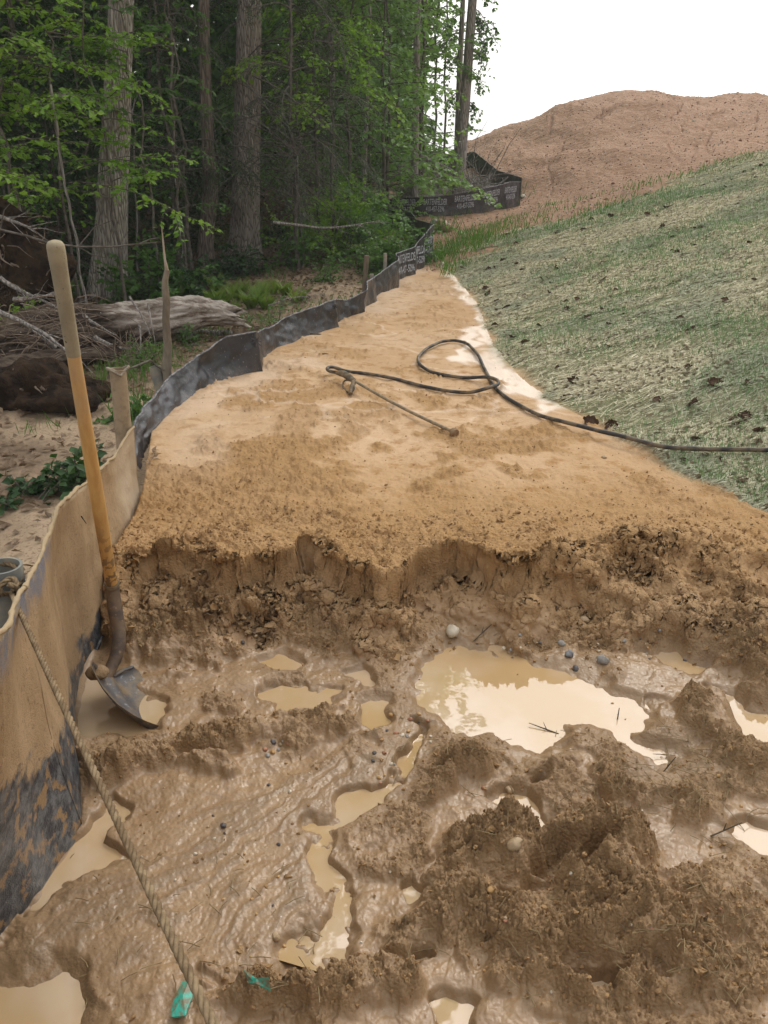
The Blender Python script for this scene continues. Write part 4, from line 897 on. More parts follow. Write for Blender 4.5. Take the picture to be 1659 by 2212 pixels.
# turquoise plastic scraps in the mud
tq = simple('turquoise_plastic', (.03, .36, .27), (.16, .14, .08), 60, .4, .5)
def scrap(pts, label, h=.012):
    P3 = []
    for a, b_ in pts: p = hit(a, b_); P3.append(p + [0, 0, h])
    P3 = np.array(P3); c = P3.mean(0); mb = MB(); n = len(P3); lo = P3 - [0, 0, .004]
    mb.add(np.vstack([c + [0, 0, .006], P3]), [[0, 1 + i, 1 + (i + 1) % n, 1 + (i + 1) % n] for i in range(n)]); mb.grid(np.stack([P3, lo]), closed=True)
    o = mb.build('plastic_scrap', tq, at=c, smooth=False); tag(o, label, 'plastic scrap', 'turquoise plastic scraps')
scrap([(398, 2140), (412, 2138), (420, 2150), (418, 2170), (408, 2195), (404, 2215), (372, 2215), (372, 2195), (384, 2165)], 'larger turquoise plastic scrap half under mud beside the rope', .02)
scrap([(530, 2128), (538, 2126), (548, 2138), (562, 2136), (584, 2150), (586, 2158), (570, 2156), (556, 2146), (540, 2144)], 'thin turquoise plastic sliver in the crumbly mud right of the rope', .02)
# straw stems and twigs trodden into the mud
stem_m = simple('wet_straw', (.28, .21, .11), (.17, .12, .06), 20, .8, .3); twig_m = simple('dark_twig', (.05, .038, .028), (.11, .08, .05), 20, .8, .3)
mb = MB()
def stem(u, v_, L_, a, tilt=.12, rr=.0011):
    p = hit(u, v_) + [0, 0, .008]; d = np.array([math.cos(a), math.sin(a), tilt]); mb.tube([p - d * L_ / 2, p + [rng.normal(0, .002), 0, .002], p + d * L_ / 2], rr, 4, cap=False)
for _ in range(230):
    u = rng.choice([rng.normal(1500, 90), rng.normal(1300, 150), rng.normal(950, 120)], p=[.6, .22, .18]); v_ = rng.choice([rng.normal(1690, 60), rng.normal(2050, 90)], p=[.6, .4])
    if u < 1690 and v_ < 2210: stem(u, v_, rng.uniform(.02, .075), rng.uniform(0, 3.14), rng.normal(.05, .15))
for _ in range(60): stem(rng.uniform(150, 700), rng.uniform(1850, 2180), rng.uniform(.015, .05), rng.uniform(0, 3.14), 0)
o = mb.build('straw_litter', stem_m); tag(o, 'broken straw stems trodden into the wet mud', 'straw litter', kind='stuff')
for i, (u, v_, L_, a, ti, lab) in enumerate([(1333, 1560, .05, 1.2, 2.2, 'short dark twig standing upright on the mud island'), (1180, 1585, .09, 2.7, .1, 'forked dark twig at the near edge of the big puddle'), (1440, 1665, .06, .5, .9, 'dark twig stub beside the right end of the big puddle'), (1560, 1805, .09, .3, .2, 'dark twig lying at the edge of the right hand puddle'),
                                            (1040, 1375, .10, .6, .5, 'small root sticking out behind the big puddle'), (165, 1112, .03, -.8, -.5, 'tiny twig stuck to the mud caked cloth')]):
    mb = MB(); p = hit(u, v_) + [0, 0, .012]
    if i == 5: p = at_y(u, v_, 2.1) + [.03, -.03, 0]
    d = np.array([math.cos(a), math.sin(a), ti]); d /= np.linalg.norm(d); mb.tube([p - d * L_ * .4, p, p + d * L_ * .6], [.0022, .002, .0012], 6)
    mb.tube([p, p + np.array([d[0] * .3, d[1], .5]) * L_ * .35], [.0015, .0008], 5)
    o = mb.build('twig', twig_m, at=p); tag(o, lab, 'twig')
# ================================================================== WOOD: barks, leaves, generators
def bark_mat(name, c1, c2, c3, sc=1.0, lichen=None):
    m = Mat(name); v = m.coord('Object', (1, 1, .16)); n = m.noise(v, 34 * sc, 5, .65); vo = m.voro(m.coord('Object', (1, 1, .13)), 38 * sc, 'DISTANCE_TO_EDGE')
    c = m.mix(m.mr(n, .35, .65), c1, c2); c = m.mix(m.mr(vo, .0, .16, .85, 0), c, c3)
    if lichen: c = m.mix(m.mr(m.noise(m.coord('Object'), 5, 4, .6), .55, .7, 0, .6), c, lichen)
    h = m.math('ADD', m.mr(vo, 0, .3), m.math('MULTIPLY', n, .5))
    return m.set(color=c, rough=.9, spec=.15, normal=m.bump(h, .9, .018))
bark_pale = bark_mat('pale_furrowed_bark', (.56, .51, .45), (.42, .375, .33), (.14, .115, .10), 1.0)
bark_grey = bark_mat('brown_grey_bark', (.50, .44, .39), (.36, .31, .27), (.10, .083, .07), 1.25)
bark_dark = bark_mat('dark_smooth_bark', (.20, .16, .135), (.27, .22, .185), (.08, .064, .055), .8, (.10, .105, .08))
bark_far = bark_mat('grey_bark', (.46, .42, .39), (.37, .335, .31), (.20, .18, .165), .9)  # lightened and greyed: haze on the far trunks is put into the colour
bark_twig = simple('twig_bark', (.10, .085, .07), (.18, .16, .14), 20, .85, .2, .4)
def leaf_mat(name, c1, c2, c3, tr=.35, sc=9):
    m = Mat(name); v = m.coord('pos'); r1 = m.voro(v, sc, out='Color'); n = m.noise(v, 1.1, 3, .6)
    sep = m.n('ShaderNodeSeparateColor'); m.l(r1, sep.inputs[0])
    c = m.mix(m.mr(sep.outputs[0], .1, .9, 0, 1, False), c1, c2); c = m.mix(m.mr(n, .5, .72, 0, .8), c, c3)
    m.set(color=c, rough=.5, spec=.35)
    t = m.n('ShaderNodeBsdfTranslucent'); tc_ = m.mix(1.0, c, (1.5, 1.6, .6), 'MULTIPLY'); m.l(tc_, t.inputs[0])
    x = m.n('ShaderNodeMixShader'); x.inputs[0].default_value = tr; m.l(m.b.outputs[0], x.inputs[1]); m.l(t.outputs[0], x.inputs[2]); m.l(x.outputs[0], m.out.inputs[0]); return m.m
leaf_lime = leaf_mat('bright_beech_leaf', (.15, .29, .05), (.24, .40, .06), (.31, .44, .08))
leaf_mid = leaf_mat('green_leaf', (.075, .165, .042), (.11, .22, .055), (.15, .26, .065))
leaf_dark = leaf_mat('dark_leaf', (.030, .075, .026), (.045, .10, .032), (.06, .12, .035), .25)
leaf_needle = leaf_mat('hemlock_needle', (.035, .075, .030), (.06, .115, .040), (.08, .14, .045), .2, 16)
leaf_far = leaf_mat('hazy_green_leaf', (.16, .28, .11), (.21, .35, .13), (.27, .40, .14), .35, 5)  # distance haze is put into this paler green
fern_m = leaf_mat('fern_green', (.13, .21, .045), (.19, .28, .06), (.24, .31, .08), .35, 14)
grass_m = leaf_mat('grass_blade', (.06, .15, .03), (.10, .20, .04), (.16, .23, .07), .3, 40)
def rnd_unit(n): a = rng.normal(size=(n, 3)); return a / np.linalg.norm(a, axis=1)[:, None]
def trunk_geo(c, rad, seg=56, rings=150, ridge=.07, freq=9, flare=0, seed=0, zs=2.2):
    """furrowed trunk: c centre line, rad radii"""
    c = np.asarray(c, float); s_ = np.linspace(0, len(c) - 1, rings); cc = np.stack([np.interp(s_, np.arange(len(c)), c[:, i]) for i in range(3)], 1); rr = np.interp(s_, np.arange(len(c)), rad)
    for _ in range(int(rings / len(c) * .8)): cc[1:-1] = (cc[:-2] + 2 * cc[1:-1] + cc[2:]) / 4
    a = np.linspace(0, 2 * np.pi, seg, endpoint=False); A, H = np.meshgrid(a, cc[:, 2])
    ca, sa = np.cos(A), np.sin(A)
    nz = fbm3(ca * freq * .5 + seed, sa * freq * .5, H * zs, 3, seed); rdg = 1 - np.abs(nz) * 3.2
    z0 = cc[0, 2]; fl = flare * np.exp(-(H - z0) / .16) * (1 + .55 * np.cos(A * 5 + seed) + .3 * np.cos(A * 3 + 2 * seed)) * .5
    Rr = rr[:, None] * (1 + ridge * rdg + .05 * fbm3(ca + seed, sa, H * .8, 2, seed + 3) + fl)
    return np.stack([cc[:, 0:1] + Rr * ca, cc[:, 1:2] + Rr * sa, H], -1)
class Woody:
    """branches and leaves of one plant"""
    def __init__(s): s.w = MB(); s.lp = []; s.ld = []; s.ln = []; s.ll = []
    def br(s, p, d, L_, r0, droop=.15, wig=.12, n=7, seg=5, r1=.25):
        p = np.asarray(p, float); d = np.asarray(d, float) / (np.linalg.norm(d) + 1e-9); pts = [p]
        for i in range(n):
            d = d + rng.normal(0, wig, 3) + np.array([0, 0, -droop / n * 2]); d /= np.linalg.norm(d); p = p + d * L_ / n; pts.append(p)
        pts = np.array(pts); s.w.tube(pts, np.linspace(r0, r0 * r1, n + 1), seg, cap=False); return pts
    def twig_leaves(s, pts, step, size, flat=.6, jit=.5, nd=1):
        L_ = np.linalg.norm(pts[-1] - pts[0]); n = max(2, int(L_ / step)); t = rng.uniform(.08, 1, n) * (len(pts) - 1.001); i = t.astype(int); f = (t - i)[:, None]
        p = pts[i] * (1 - f) + pts[i + 1] * f; d = pts[i + 1] - pts[i]; d /= np.linalg.norm(d, axis=1)[:, None] + 1e-9
        side = np.cross(d, [0, 0, 1.]); side /= np.linalg.norm(side, axis=1)[:, None] + 1e-9; sg = rng.choice([-1., 1.], n)[:, None]
        dd = d * rng.uniform(.2, .9, (n, 1)) + side * sg + rng.normal(0, jit, (n, 3)) * .5 + [0, 0, -.25]
        nn = np.array([0, 0, 1.]) * flat + rng.normal(0, jit, (n, 3)) * (1 - flat * .4); s.lp.append(p); s.ld.append(dd); s.ln.append(nn); s.ll.append(size * rng.uniform(.6, 1.25, n))
    def finish(s, parent, bark, leafmat, wr=.6, trunkname='branches', leafname='foliage', extra_leaf=None):
        if s.w.n: s.w.build(trunkname, bark, parent)
        if s.lp:
            p, d, n, l = map(np.concatenate, (s.lp, s.ld, s.ln, s.ll)); mb = MB(); mb.leaves(p, d, n, l, l * wr, .12); return mb.build(leafname, leafmat, parent, smooth=False)
def sapling(x, y, hgt, spread, limbs, leaf, mat, label, group, cat='tree', name='sapling', h0=.15, subs=9, step=.035, bark=None, r0=.018, droop=.25, lean=(0, 0), up=.25, wr=.6, azr=(0, 6.283), flat=.7):
    g = gz(x, y); t = thing(name, (x, y, g), label, cat, group); W_ = Woody()
    n = 12; pts = np.array([[x + lean[0] * k / n + rng.normal(0, .02) * k * .3, y + lean[1] * k / n + rng.normal(0, .02) * k * .3, g - .05 + hgt * k / n] for k in range(n + 1)])
    tm = MB(); tm.tube(pts, np.linspace(r0, r0 * .25, n + 1), 8, cap=False); tm.build('trunk', bark or bark_twig, t)
    for k in range(limbs):
        f = rng.uniform(h0, .98); i = int(f * n); p = pts[i] * (1 - (f * n - i)) + pts[min(i + 1, n)] * (f * n - i); a = rng.uniform(*azr)
        L_ = spread * rng.uniform(.5, 1.1) * (1.15 - .5 * f); d = [math.cos(a), math.sin(a), up * rng.uniform(.2, 1.5)]
        bp = W_.br(p, d, L_, r0 * .35, droop, .10, 8)
        for j in range(subs):
            ff = rng.uniform(.2, 1) * 7.99; ii = int(ff); q0 = bp[ii] + (bp[ii + 1] - bp[ii]) * (ff - ii); bd = bp[ii + 1] - bp[ii]; bd /= np.linalg.norm(bd); sg = rng.choice([-1, 1]); sdv = np.cross(bd, [0, 0, 1.]) * sg
            sp_ = W_.br(q0, bd * .7 + sdv + [0, 0, rng.normal(-.05, .12)], L_ * rng.uniform(.18, .42), r0 * .10 + .0012, droop, .10, 5, 3)
            W_.twig_leaves(sp_, step, leaf, flat)
        W_.twig_leaves(bp, step * 1.5, leaf, flat)
    W_.finish(t, bark_twig, mat, wr); return t
ORD = ['leftmost', 'second from the left', 'third from the left', 'fourth from the left', 'fifth from the left', 'sixth from the left', 'seventh from the left', 'eighth from the left', 'ninth from the left', 'tenth from the left', 'eleventh from the left', 'twelfth from the left', 'second from the right']
def order(lst):
    idx = sorted(range(len(lst)), key=lambda i: lst[i][0]); o = [0] * len(lst)
    for k, i in enumerate(idx): o[i] = 'rightmost' if k == len(lst) - 1 else ORD[k]
    return o
def from_px(px, Y): return (px - CX) / (FP * CP - (500 - CY) * SP) * Y, Y

# ------------------------------------------------------------------ the big trunks (crowns above the picture shade the wood)
def crown_cloud(cx, cy, cz, rx, ry, rz, n, size, seed_dark=.0):
    u = rnd_unit(n) * (rng.uniform(.25, 1, n) ** .5)[:, None]; nz = fbm3(u[:, 0] * 2.1 + cx, u[:, 1] * 2.1 + cy, u[:, 2] * 2.1, 2, 5); k = nz > -.22; u = u[k]
    return u * [rx, ry, rz] + [cx, cy, cz]
def big_tree(pxs, Y, widths, bark, label, ridge=.07, freq=9, flare=.5, seed=0, crown=True, top=7.5, mat=None, csize=.28, cn=2600, cr=(2.6, 2.6, 2.6), zs=2.2, rings=150):
    """pxs: picture points base..top of the trunk"""
    pts = [at_y(a, b_, Y) for a, b_ in pxs]; g = gz(pts[0][0], pts[0][1]); pts[0][2] = g - .05; rad = [w_ / pxm(p) / 2 for w_, p in zip(widths, pts)]
    d = (pts[-1] - pts[-2]) / np.linalg.norm(pts[-1] - pts[-2]); kk = (top - pts[-1][2]) / d[2]; pts += [pts[-1] + d * kk * .5, pts[-1] + d * kk]; rad += [rad[-1] * .85, rad[-1] * .45]
    t = thing('tree', (pts[0][0], pts[0][1], g), label, 'tree'); mb = MB(); mb.grid(trunk_geo(pts, rad, 64, rings, ridge, freq, flare, seed, zs), closed=True); mb.build('trunk', bark, t)
    if crown:
        c = crown_cloud(pts[-1][0], pts[-1][1], top + .2, *cr, cn, csize); mb = MB(); n = len(c); mb.leaves(c, rnd_unit(n), rnd_unit(n) + [0, 0, 1], csize * rng.uniform(.6, 1.2, n), csize * .7, .1); mb.build('crown', mat or leaf_mid, t, smooth=False)
    return t
big_tree([(232, 668), (240, 500), (250, 300), (262, 0)], 8.9, [80, 66, 58, 50], bark_pale, 'thick pale furrowed trunk standing behind the fallen log at the left', .085, 13, .35, 3, top=8.5, cn=3200, cr=(3, 3, 2.6))
big_tree([(447, 615), (444, 520), (456, 400), (449, 330), (443, 180), (440, 0)], 10.6, [38, 32, 33, 27, 25, 22], bark_dark, 'slim dark crooked trunk just left of the thick brown one', .03, 6, .5, 5, top=7.0, cn=1600, cr=(2, 2, 2))
big_tree([(529, 605), (529, 500), (533, 300), (539, 0)], 11.2, [70, 60, 56, 50], bark_grey, 'thick brown grey trunk with flared base in the middle of the wood', .05, 16, .75, 7, top=8.5, cn=3200, cr=(3, 3, 2.6))
tE = big_tree([(984, 432), (988, 300), (993, 150), (1001, -20)], 17.6, [15, 13, 12, 10], bark_far, 'thinner of the two far grey trunks by the printed fence, left one', .03, 6, .3, 9, crown=False, top=7.5, rings=60)
tD = big_tree([(990, 425), (998, 300), (1010, 150), (1022, -20)], 17.0, [25, 23, 21, 18], bark_far, 'tall leaning grey trunk, thicker of the two beside the printed fence', .03, 7, .3, 11, crown=False, top=7.5, rings=60)
for t_, lst, sg in ((tD, [(1015, 60, 70, 1), (1020, 20, 60, 1), (1008, 150, 62, 1), (1004, 220, 48, 1), (1000, 262, 30, 1), (1012, 110, 55, 1), (1022, -40, 70, 1), (1018, 40, 80, 1)], 1), (tE, [(994, 120, 40, -1), (990, 200, 44, -1), (998, 30, 50, -1), (992, 70, 50, -1)], -1)):
    W_ = Woody(); Yt = 17.0 if sg > 0 else 17.6
    for a, b_, L_, s_ in lst:
        for _ in range(2):
            p = at_y(a, b_, Yt); bp = W_.br(p, [s_, rng.normal(0, .5), .1], L_ / pxm(p), .012, .9, .12, 8)
            for j in range(11):
                ii = int(rng.uniform(1, 7.9)); W_.twig_leaves(W_.br(bp[ii], bp[ii + 1] - bp[ii] + rng.normal(0, .06, 3), L_ / pxm(p) * .35, .004, .9, .12, 5, 3), .035, .07, .4)
    W_.finish(t_, bark_far, leaf_mid, .7, 'branches', 'foliage')
# thinner trunks further in
for i, (a, b_, c_, d_, Y, w1, lab) in enumerate([
    (715, 430, 718, 0, 15, 12, 'thin grey trunk deep in the wood right of the thick brown trunk'), (782, 480, 800, 0, 14, 9, 'slender pole of a tree in the hazy right part of the wood'), (895, 420, 903, 0, 15.8, 15, 'grey trunk left of the dead wood pile'),
    (625, 500, 628, 0, 17, 13, 'dim trunk behind the hemlock branches'), (690, 470, 684, 0, 19, 10, 'faint far trunk between hemlock and slender pole'), 
    (380, 560, 372, 0, 14, 14, 'dark trunk between the pale trunk and the crooked one'), (60, 560, 20, 0, 12, 15, 'dark leaning trunk at the far left edge of the wood'), (110, 600, 118, 0, 15, 16, 'dim trunk behind the leaves left of the pale trunk'),
    (330, 560, 322, 0, 17, 10, 'thin straight trunk in the dark gap right of the pale trunk')]):
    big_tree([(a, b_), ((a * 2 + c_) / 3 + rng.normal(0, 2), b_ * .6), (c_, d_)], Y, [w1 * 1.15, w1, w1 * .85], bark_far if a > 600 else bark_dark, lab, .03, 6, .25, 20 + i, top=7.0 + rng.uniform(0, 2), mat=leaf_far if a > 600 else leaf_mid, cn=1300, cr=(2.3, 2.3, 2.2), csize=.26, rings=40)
# leaning thin stems at the left
for a, b_, c_, d_, Y, w1, lab in [(185, 655, 140, 370, 7.4, 7, 'thin mottled stem leaning just left of the pale trunk'), (62, 450, -5, 260, 8.2, 8, 'pale thin stem leaning at the left edge'), (300, 620, 290, 330, 10, 5, 'straight thin stem right of the pale trunk'), (398, 600, 385, 440, 9.6, 4, 'wispy stem near the crooked trunk')]:
    p0 = at_y(a, b_, Y); p0[2] = gz(p0[0], p0[1]); p1 = at_y(c_, d_, Y); t = thing('young_tree', p0, lab, 'tree'); k = np.linspace(0, 1.5, 14)[:, None]; pts = p0 + (p1 - p0) * k; pts[1:] += rng.normal(0, .012, (13, 3)); mb = MB(); mb.tube(pts, np.linspace(w1, w1 * .6, 14) / pxm(p0) / 2, 8); mb.build('trunk', bark_far, t)

# ------------------------------------------------------------------ understory
def saps(lst, **k):
    lab = k.pop('label')
    for a, od in zip(lst, order(lst)):
        x, y = from_px(a[0], a[1]); sapling(x, y, a[2], a[3], limbs=a[4], label=lab + ', ' + od, **k)
G1 = 'bright leafy saplings round the pale trunk'
saps([(40, 7.3, 3.0, 1.25, 22), (150, 7.6, 3.1, 1.3, 24), (-60, 7.2, 3.2, 1.3, 20), (250, 7.9, 2.9, 1.0, 16), (-10, 8.4, 3.4, 1.3, 18)], leaf=.062, mat=leaf_lime, label='bright green sapling by the pale trunk', group=G1, h0=.35, subs=9, step=.03)
saps([(330, 8.6, 2.9, .85, 16), (395, 9.2, 3.0, .8, 14), (215, 9.8, 3.3, 1.2, 18)], leaf=.06, mat=leaf_mid, label='leafy sapling between the pale and the crooked trunk', group='saplings in the gap', h0=.2, subs=9, step=.032)
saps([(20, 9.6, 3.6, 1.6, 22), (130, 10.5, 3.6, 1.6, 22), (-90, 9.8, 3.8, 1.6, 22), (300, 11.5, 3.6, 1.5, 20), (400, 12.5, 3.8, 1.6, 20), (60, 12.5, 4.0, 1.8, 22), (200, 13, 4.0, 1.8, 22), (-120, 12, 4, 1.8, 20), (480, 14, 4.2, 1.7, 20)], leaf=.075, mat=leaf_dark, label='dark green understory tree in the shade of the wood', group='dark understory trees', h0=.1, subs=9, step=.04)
GH = 'drooping hemlocks round the thick brown trunk'
HEM = [(405, 10.1, 3.6, 1.0, 28), (640, 10.6, 4.0, 1.6, 38), (560, 12.4, 4.4, 1.5, 30), (690, 12.5, 4.6, 1.7, 36), (380, 10.6, 3.9, 1.1, 24), (640, 14.5, 4.6, 1.8, 30)]
for (a, Y, h_, sp_, nl), od in zip(HEM, order(HEM)):
    x, y = from_px(a, Y); sapling(x, y, h_, sp_, nl, .030, leaf_needle, 'dark hemlock with fine drooping needles, ' + od, GH, h0=.30, subs=13, step=.010, droop=.55, up=.35, r0=.030, wr=.35, flat=.8)
x, y = from_px(610, 9.7)
for a, Y, h_, sp_, nl, od in [(720, 11.4, 3.4, 1.25, 20, 'larger right one'), (650, 11.0, 3.0, 1.0, 12, 'smaller left one')]:
    x, y = from_px(a, Y); sapling(x, y, h_, sp_, nl, .065, leaf_lime, 'yellow green leafed sapling arching right of the thick brown trunk, ' + od, 'yellow green saplings right of the brown trunk', h0=.55, subs=9, step=.034, droop=.4)
GR = 'hazy leafy trees along the right of the wood'
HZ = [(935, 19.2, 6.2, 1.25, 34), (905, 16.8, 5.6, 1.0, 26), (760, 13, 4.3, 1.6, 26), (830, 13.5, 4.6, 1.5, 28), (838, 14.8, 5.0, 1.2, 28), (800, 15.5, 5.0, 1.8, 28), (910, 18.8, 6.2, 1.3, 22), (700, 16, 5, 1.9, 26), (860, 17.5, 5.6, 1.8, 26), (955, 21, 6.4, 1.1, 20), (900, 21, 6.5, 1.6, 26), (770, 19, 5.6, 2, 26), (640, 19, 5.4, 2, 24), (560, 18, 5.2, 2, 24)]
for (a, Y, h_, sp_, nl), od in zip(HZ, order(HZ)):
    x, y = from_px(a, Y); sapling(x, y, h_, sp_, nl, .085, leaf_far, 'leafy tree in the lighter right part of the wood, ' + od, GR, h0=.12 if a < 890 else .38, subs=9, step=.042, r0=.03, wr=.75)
# low shrubs and ferns
def shrub(px, Y, h_, sp_, n, leaf, mat, label, group=None, wr=.6, name='shrub', step=.03, pos=None):
    x, y = from_px(px, Y) if pos is None else pos[:2]; g = gz(x, y); t = thing(name, (x, y, g), label, 'shrub', group); W_ = Woody()
    for _ in range(n):
        a = rng.uniform(0, 6.283); el = rng.uniform(.25, 1.4); bp = W_.br([x + rng.normal(0, .05), y + rng.normal(0, .05), g - .02], [math.cos(a) * math.cos(el) * sp_ / h_, math.sin(a) * math.cos(el) * sp_ / h_, math.sin(el)], h_ * rng.uniform(.5, 1.05), .005, .35, .16, 8, 4)
        W_.twig_leaves(bp, step * .6, leaf, .5); 
        for j in range(3): W_.twig_leaves(W_.br(bp[int(rng.uniform(3, 8))], bp[-1] - bp[0] + rng.normal(0, .3, 3), h_ * .3, .002, .2, .15, 4, 3), step * .6, leaf, .5)
    W_.finish(t, bark_twig, mat, wr, 'stems'); return t
shrub(320, 8.6, .75, .6, 26, .075, leaf_mid, 'broad leaved shrub at the right foot of the pale trunk')
shrub(600, 6.9, .42, .30, 26, .035, leaf_mid, 'small bright green bush behind the black fence, right of the log end', wr=.4)
shrub(860, 10.3, .75, .55, 40, .06, leaf_mid, 'leafy green bush pressing against the dark inner side of the fence bend')
shrub(815, 10.8, .55, .5, 30, .05, leaf_mid, 'lower green bush left of the fence bend')
shrub(800, 12, .9, .8, 40, .07, leaf_far, 'hazy bush beyond the fence posts')
shrub(640, 10.8, .7, .7, 30, .05, leaf_mid, 'open bush with reddish twigs right of the thick brown trunk')
shrub(720, 11.6, 1.1, .9, 44, .06, leaf_lime, 'yellow green bush under the arching sapling')
shrub(700, 9.8, .35, .5, 24, .04, leaf_mid, 'low green bush in front of the yellow green one')
shrub(20, 6.6, .5, .4, 14, .05, leaf_lime, 'small bright sprig growing by the upturned roots')
UG = [(400, 8.8), (345, 9.4), (120, 9), (60, 10), (500, 10.2), (200, 10.6), (-30, 9), (340, 11.2), (430, 12), (580, 13), (770, 14.5), (680, 14), (840, 14.5)]
for (a, Y), od in zip(UG, order(UG)):
    shrub(a, Y, rng.uniform(.5, 1.0), .7, 26, .06, leaf_dark if a < 600 else leaf_far, 'dim bushy undergrowth plant on the wood floor, ' + od, 'undergrowth plants in the wood')
shrub(0, 0, .24, .22, 22, .055, leaf_dark, 'low dark green vine leaves on the ground beside the muddy fence top', wr=.75, pos=hit(150, 1050))
shrub(0, 0, .16, .2, 12, .05, leaf_dark, 'dark leaves lying at the far left behind the tan fence', wr=.75, pos=hit(60, 1075))
shrub(0, 0, .22, .16, 14, .06, leaf_mid, 'broad green leaves at the foot of the torn pipe post', wr=.8, pos=hit(305, 905))
shrub(0, 0, .3, .25, 18, .035, leaf_mid, 'weedy green plant in front of the brushwood by the snag', wr=.4, pos=hit(320, 790))
shrub(0, 0, .3, .3, 18, .035, leaf_mid, 'weedy green plant under the right part of the long log', wr=.4, pos=hit(400, 745))
def fern(px, py, h_, n=11, lab='yellow green fern clump behind the fallen log', grp='fern clumps behind the log'):
    p = hit(px, py); t = thing('fern', p, lab, 'fern', grp); W_ = Woody()
    for _ in range(n):
        a = rng.uniform(0, 6.283); fr_ = W_.br(p - [0, 0, .02], [math.cos(a) * .55, math.sin(a) * .55, 1], h_ * rng.uniform(.8, 1.25), .0025, .30, .04, 10, 3); n_ = 30; tt = np.linspace(.10, .99, n_) * 9.99; ii = tt.astype(int); f = (tt - ii)[:, None]
        q_ = fr_[ii] * (1 - f) + fr_[ii + 1] * f; d = fr_[ii + 1] - fr_[ii]; d /= np.linalg.norm(d, axis=1)[:, None]; sd_ = np.cross(d, [0, 0, 1.]); sd_ /= np.linalg.norm(sd_, axis=1)[:, None] + 1e-9; L_ = h_ * .24 * np.sin(np.pi * (tt / 10) ** .7) + .01
        for sg in (-1, 1): W_.lp.append(q_); W_.ld.append(sd_ * sg + d * .35); W_.ln.append(np.cross(d, sd_)); W_.ll.append(L_)
    W_.finish(t, fern_m, fern_m, .15, 'stems', 'fronds')
for a, b_ in [(455, 640), (480, 655), (508, 650), (530, 640), (560, 648), (590, 632), (540, 660), (470, 668), (615, 640), (500, 675), (575, 668), (375, 645), (395, 655), (350, 650), (300, 635), (135, 640), (150, 655), (630, 655)]: fern(a + rng.normal(0, 8), b_ + rng.normal(0, 4), rng.uniform(.14, .30))
# ------------------------------------------------------------------ deep wood, read as one mass
def mass(n, xr, yr, zr, size, mat, thr=-.08, k=.55):
    x = rng.uniform(*xr, n); y = rng.uniform(*yr, n); z = rng.uniform(0, 1, n) * (zr[1] - zr[0]) + zr[0] + macro(x, y)[0]
    q_ = fbm3(x * k, y * k, z * k * 1.3, 3, 77) > thr; x, y, z = x[q_], y[q_], z[q_]; n = len(x); p = np.stack([x, y, z], 1)
    mb = MB(); mb.leaves(p, rnd_unit(n), rnd_unit(n) + [0, -.6, .6], size * rng.uniform(.6, 1.3, n), size * .7, .12); return mb
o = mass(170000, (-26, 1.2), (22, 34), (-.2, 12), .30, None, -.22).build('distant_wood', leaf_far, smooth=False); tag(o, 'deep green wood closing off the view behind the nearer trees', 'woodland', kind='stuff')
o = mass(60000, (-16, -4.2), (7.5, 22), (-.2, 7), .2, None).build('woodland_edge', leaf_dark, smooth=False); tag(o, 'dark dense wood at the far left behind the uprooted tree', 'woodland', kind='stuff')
o = mass(16000, (-9, -.8), (15, 22), (4.2, 9), .24, None, -.05).build('added_canopy', leaf_mid, smooth=False); tag(o, 'unseen leaf canopy added high over the wood to shade it', 'woodland', kind='stuff')  # canopy out of view, added to block light from above
# ground cover of the wood: dead leaves, sticks, low green
def strew(n, fx_, size, mat, name, lab, cat, up=1.0, wr=.6):
    p = fx_(n); p[:, 2] = macro(p[:, 0], p[:, 1])[0] + .015; m_ = len(p); d = rnd_unit(m_); d[:, 2] *= .3; mb = MB(); mb.leaves(p, d, rng.normal(0, .35, (m_, 3)) + [0, 0, up], size * rng.uniform(.5, 1.3, m_), size * wr, .2); o = mb.build(name, mat, smooth=False); return tag(o, lab, cat, kind='stuff')
dead_leaf = leaf_mat('dead_leaf', (.16, .10, .06), (.23, .16, .10), (.10, .065, .04), .1, 30)
def inwood(n):
    y = rng.uniform(2.2, 20, n * 2); x = rng.uniform(-9, 1, n * 2); fxx_ = np.interp(y, FX_Y, FX_X); k = (x < fxx_ - .08) & (np.abs(x) < y * .62 + .5); dd = fbm2(x * 1.3, y * 1.3, 3, 95); far_ = np.clip((fxx_ - x + 1.2 * dd - .5) / 1.6 + .25, .10, 1); k &= rng.random(n * 2) < far_
    return np.stack([x[k], y[k], x[k] * 0], 1)[:n]
def nearlitter(n):
    y = rng.uniform(1.9, 3.6, n); x = rng.uniform(-2.6, -1.05, n); k = rng.random(n) < np.clip(1.6 * fbm2(x * 3, y * 3, 3, 401) + .45 * sst(2.9, 2.2, y), .02, 1); return np.stack([x[k], y[k], x[k] * 0], 1)
strew(5000, nearlitter, .035, dead_leaf, 'leaf_litter', 'dark leaf and twig litter behind the mud caked fence', 'leaf litter', 1.0, .5)
strew(42000, inwood, .055, dead_leaf, 'leaf_litter', 'brown dead leaves covering the floor of the wood', 'leaf litter', 1.0, .65)
gb = MB()
def blades(x, y, L_, w_, tilt=.4, mb=None):
    n = len(x); z = macro(x, y)[0]; a = rng.uniform(0, 6.283, n); d = np.stack([np.cos(a) * tilt, np.sin(a) * tilt, np.ones(n)], 1) + rng.normal(0, .12, (n, 3)); (mb or gb).leaves(np.stack([x, y, z - .004], 1), d, rnd_unit(n), L_ * rng.uniform(.5, 1.2, n), w_, .05)
def tuft(px, py, n, rad, L_): p = hit(px, py); blades(p[0] + rng.normal(0, rad, n), p[1] + rng.normal(0, rad, n), L_, .006)
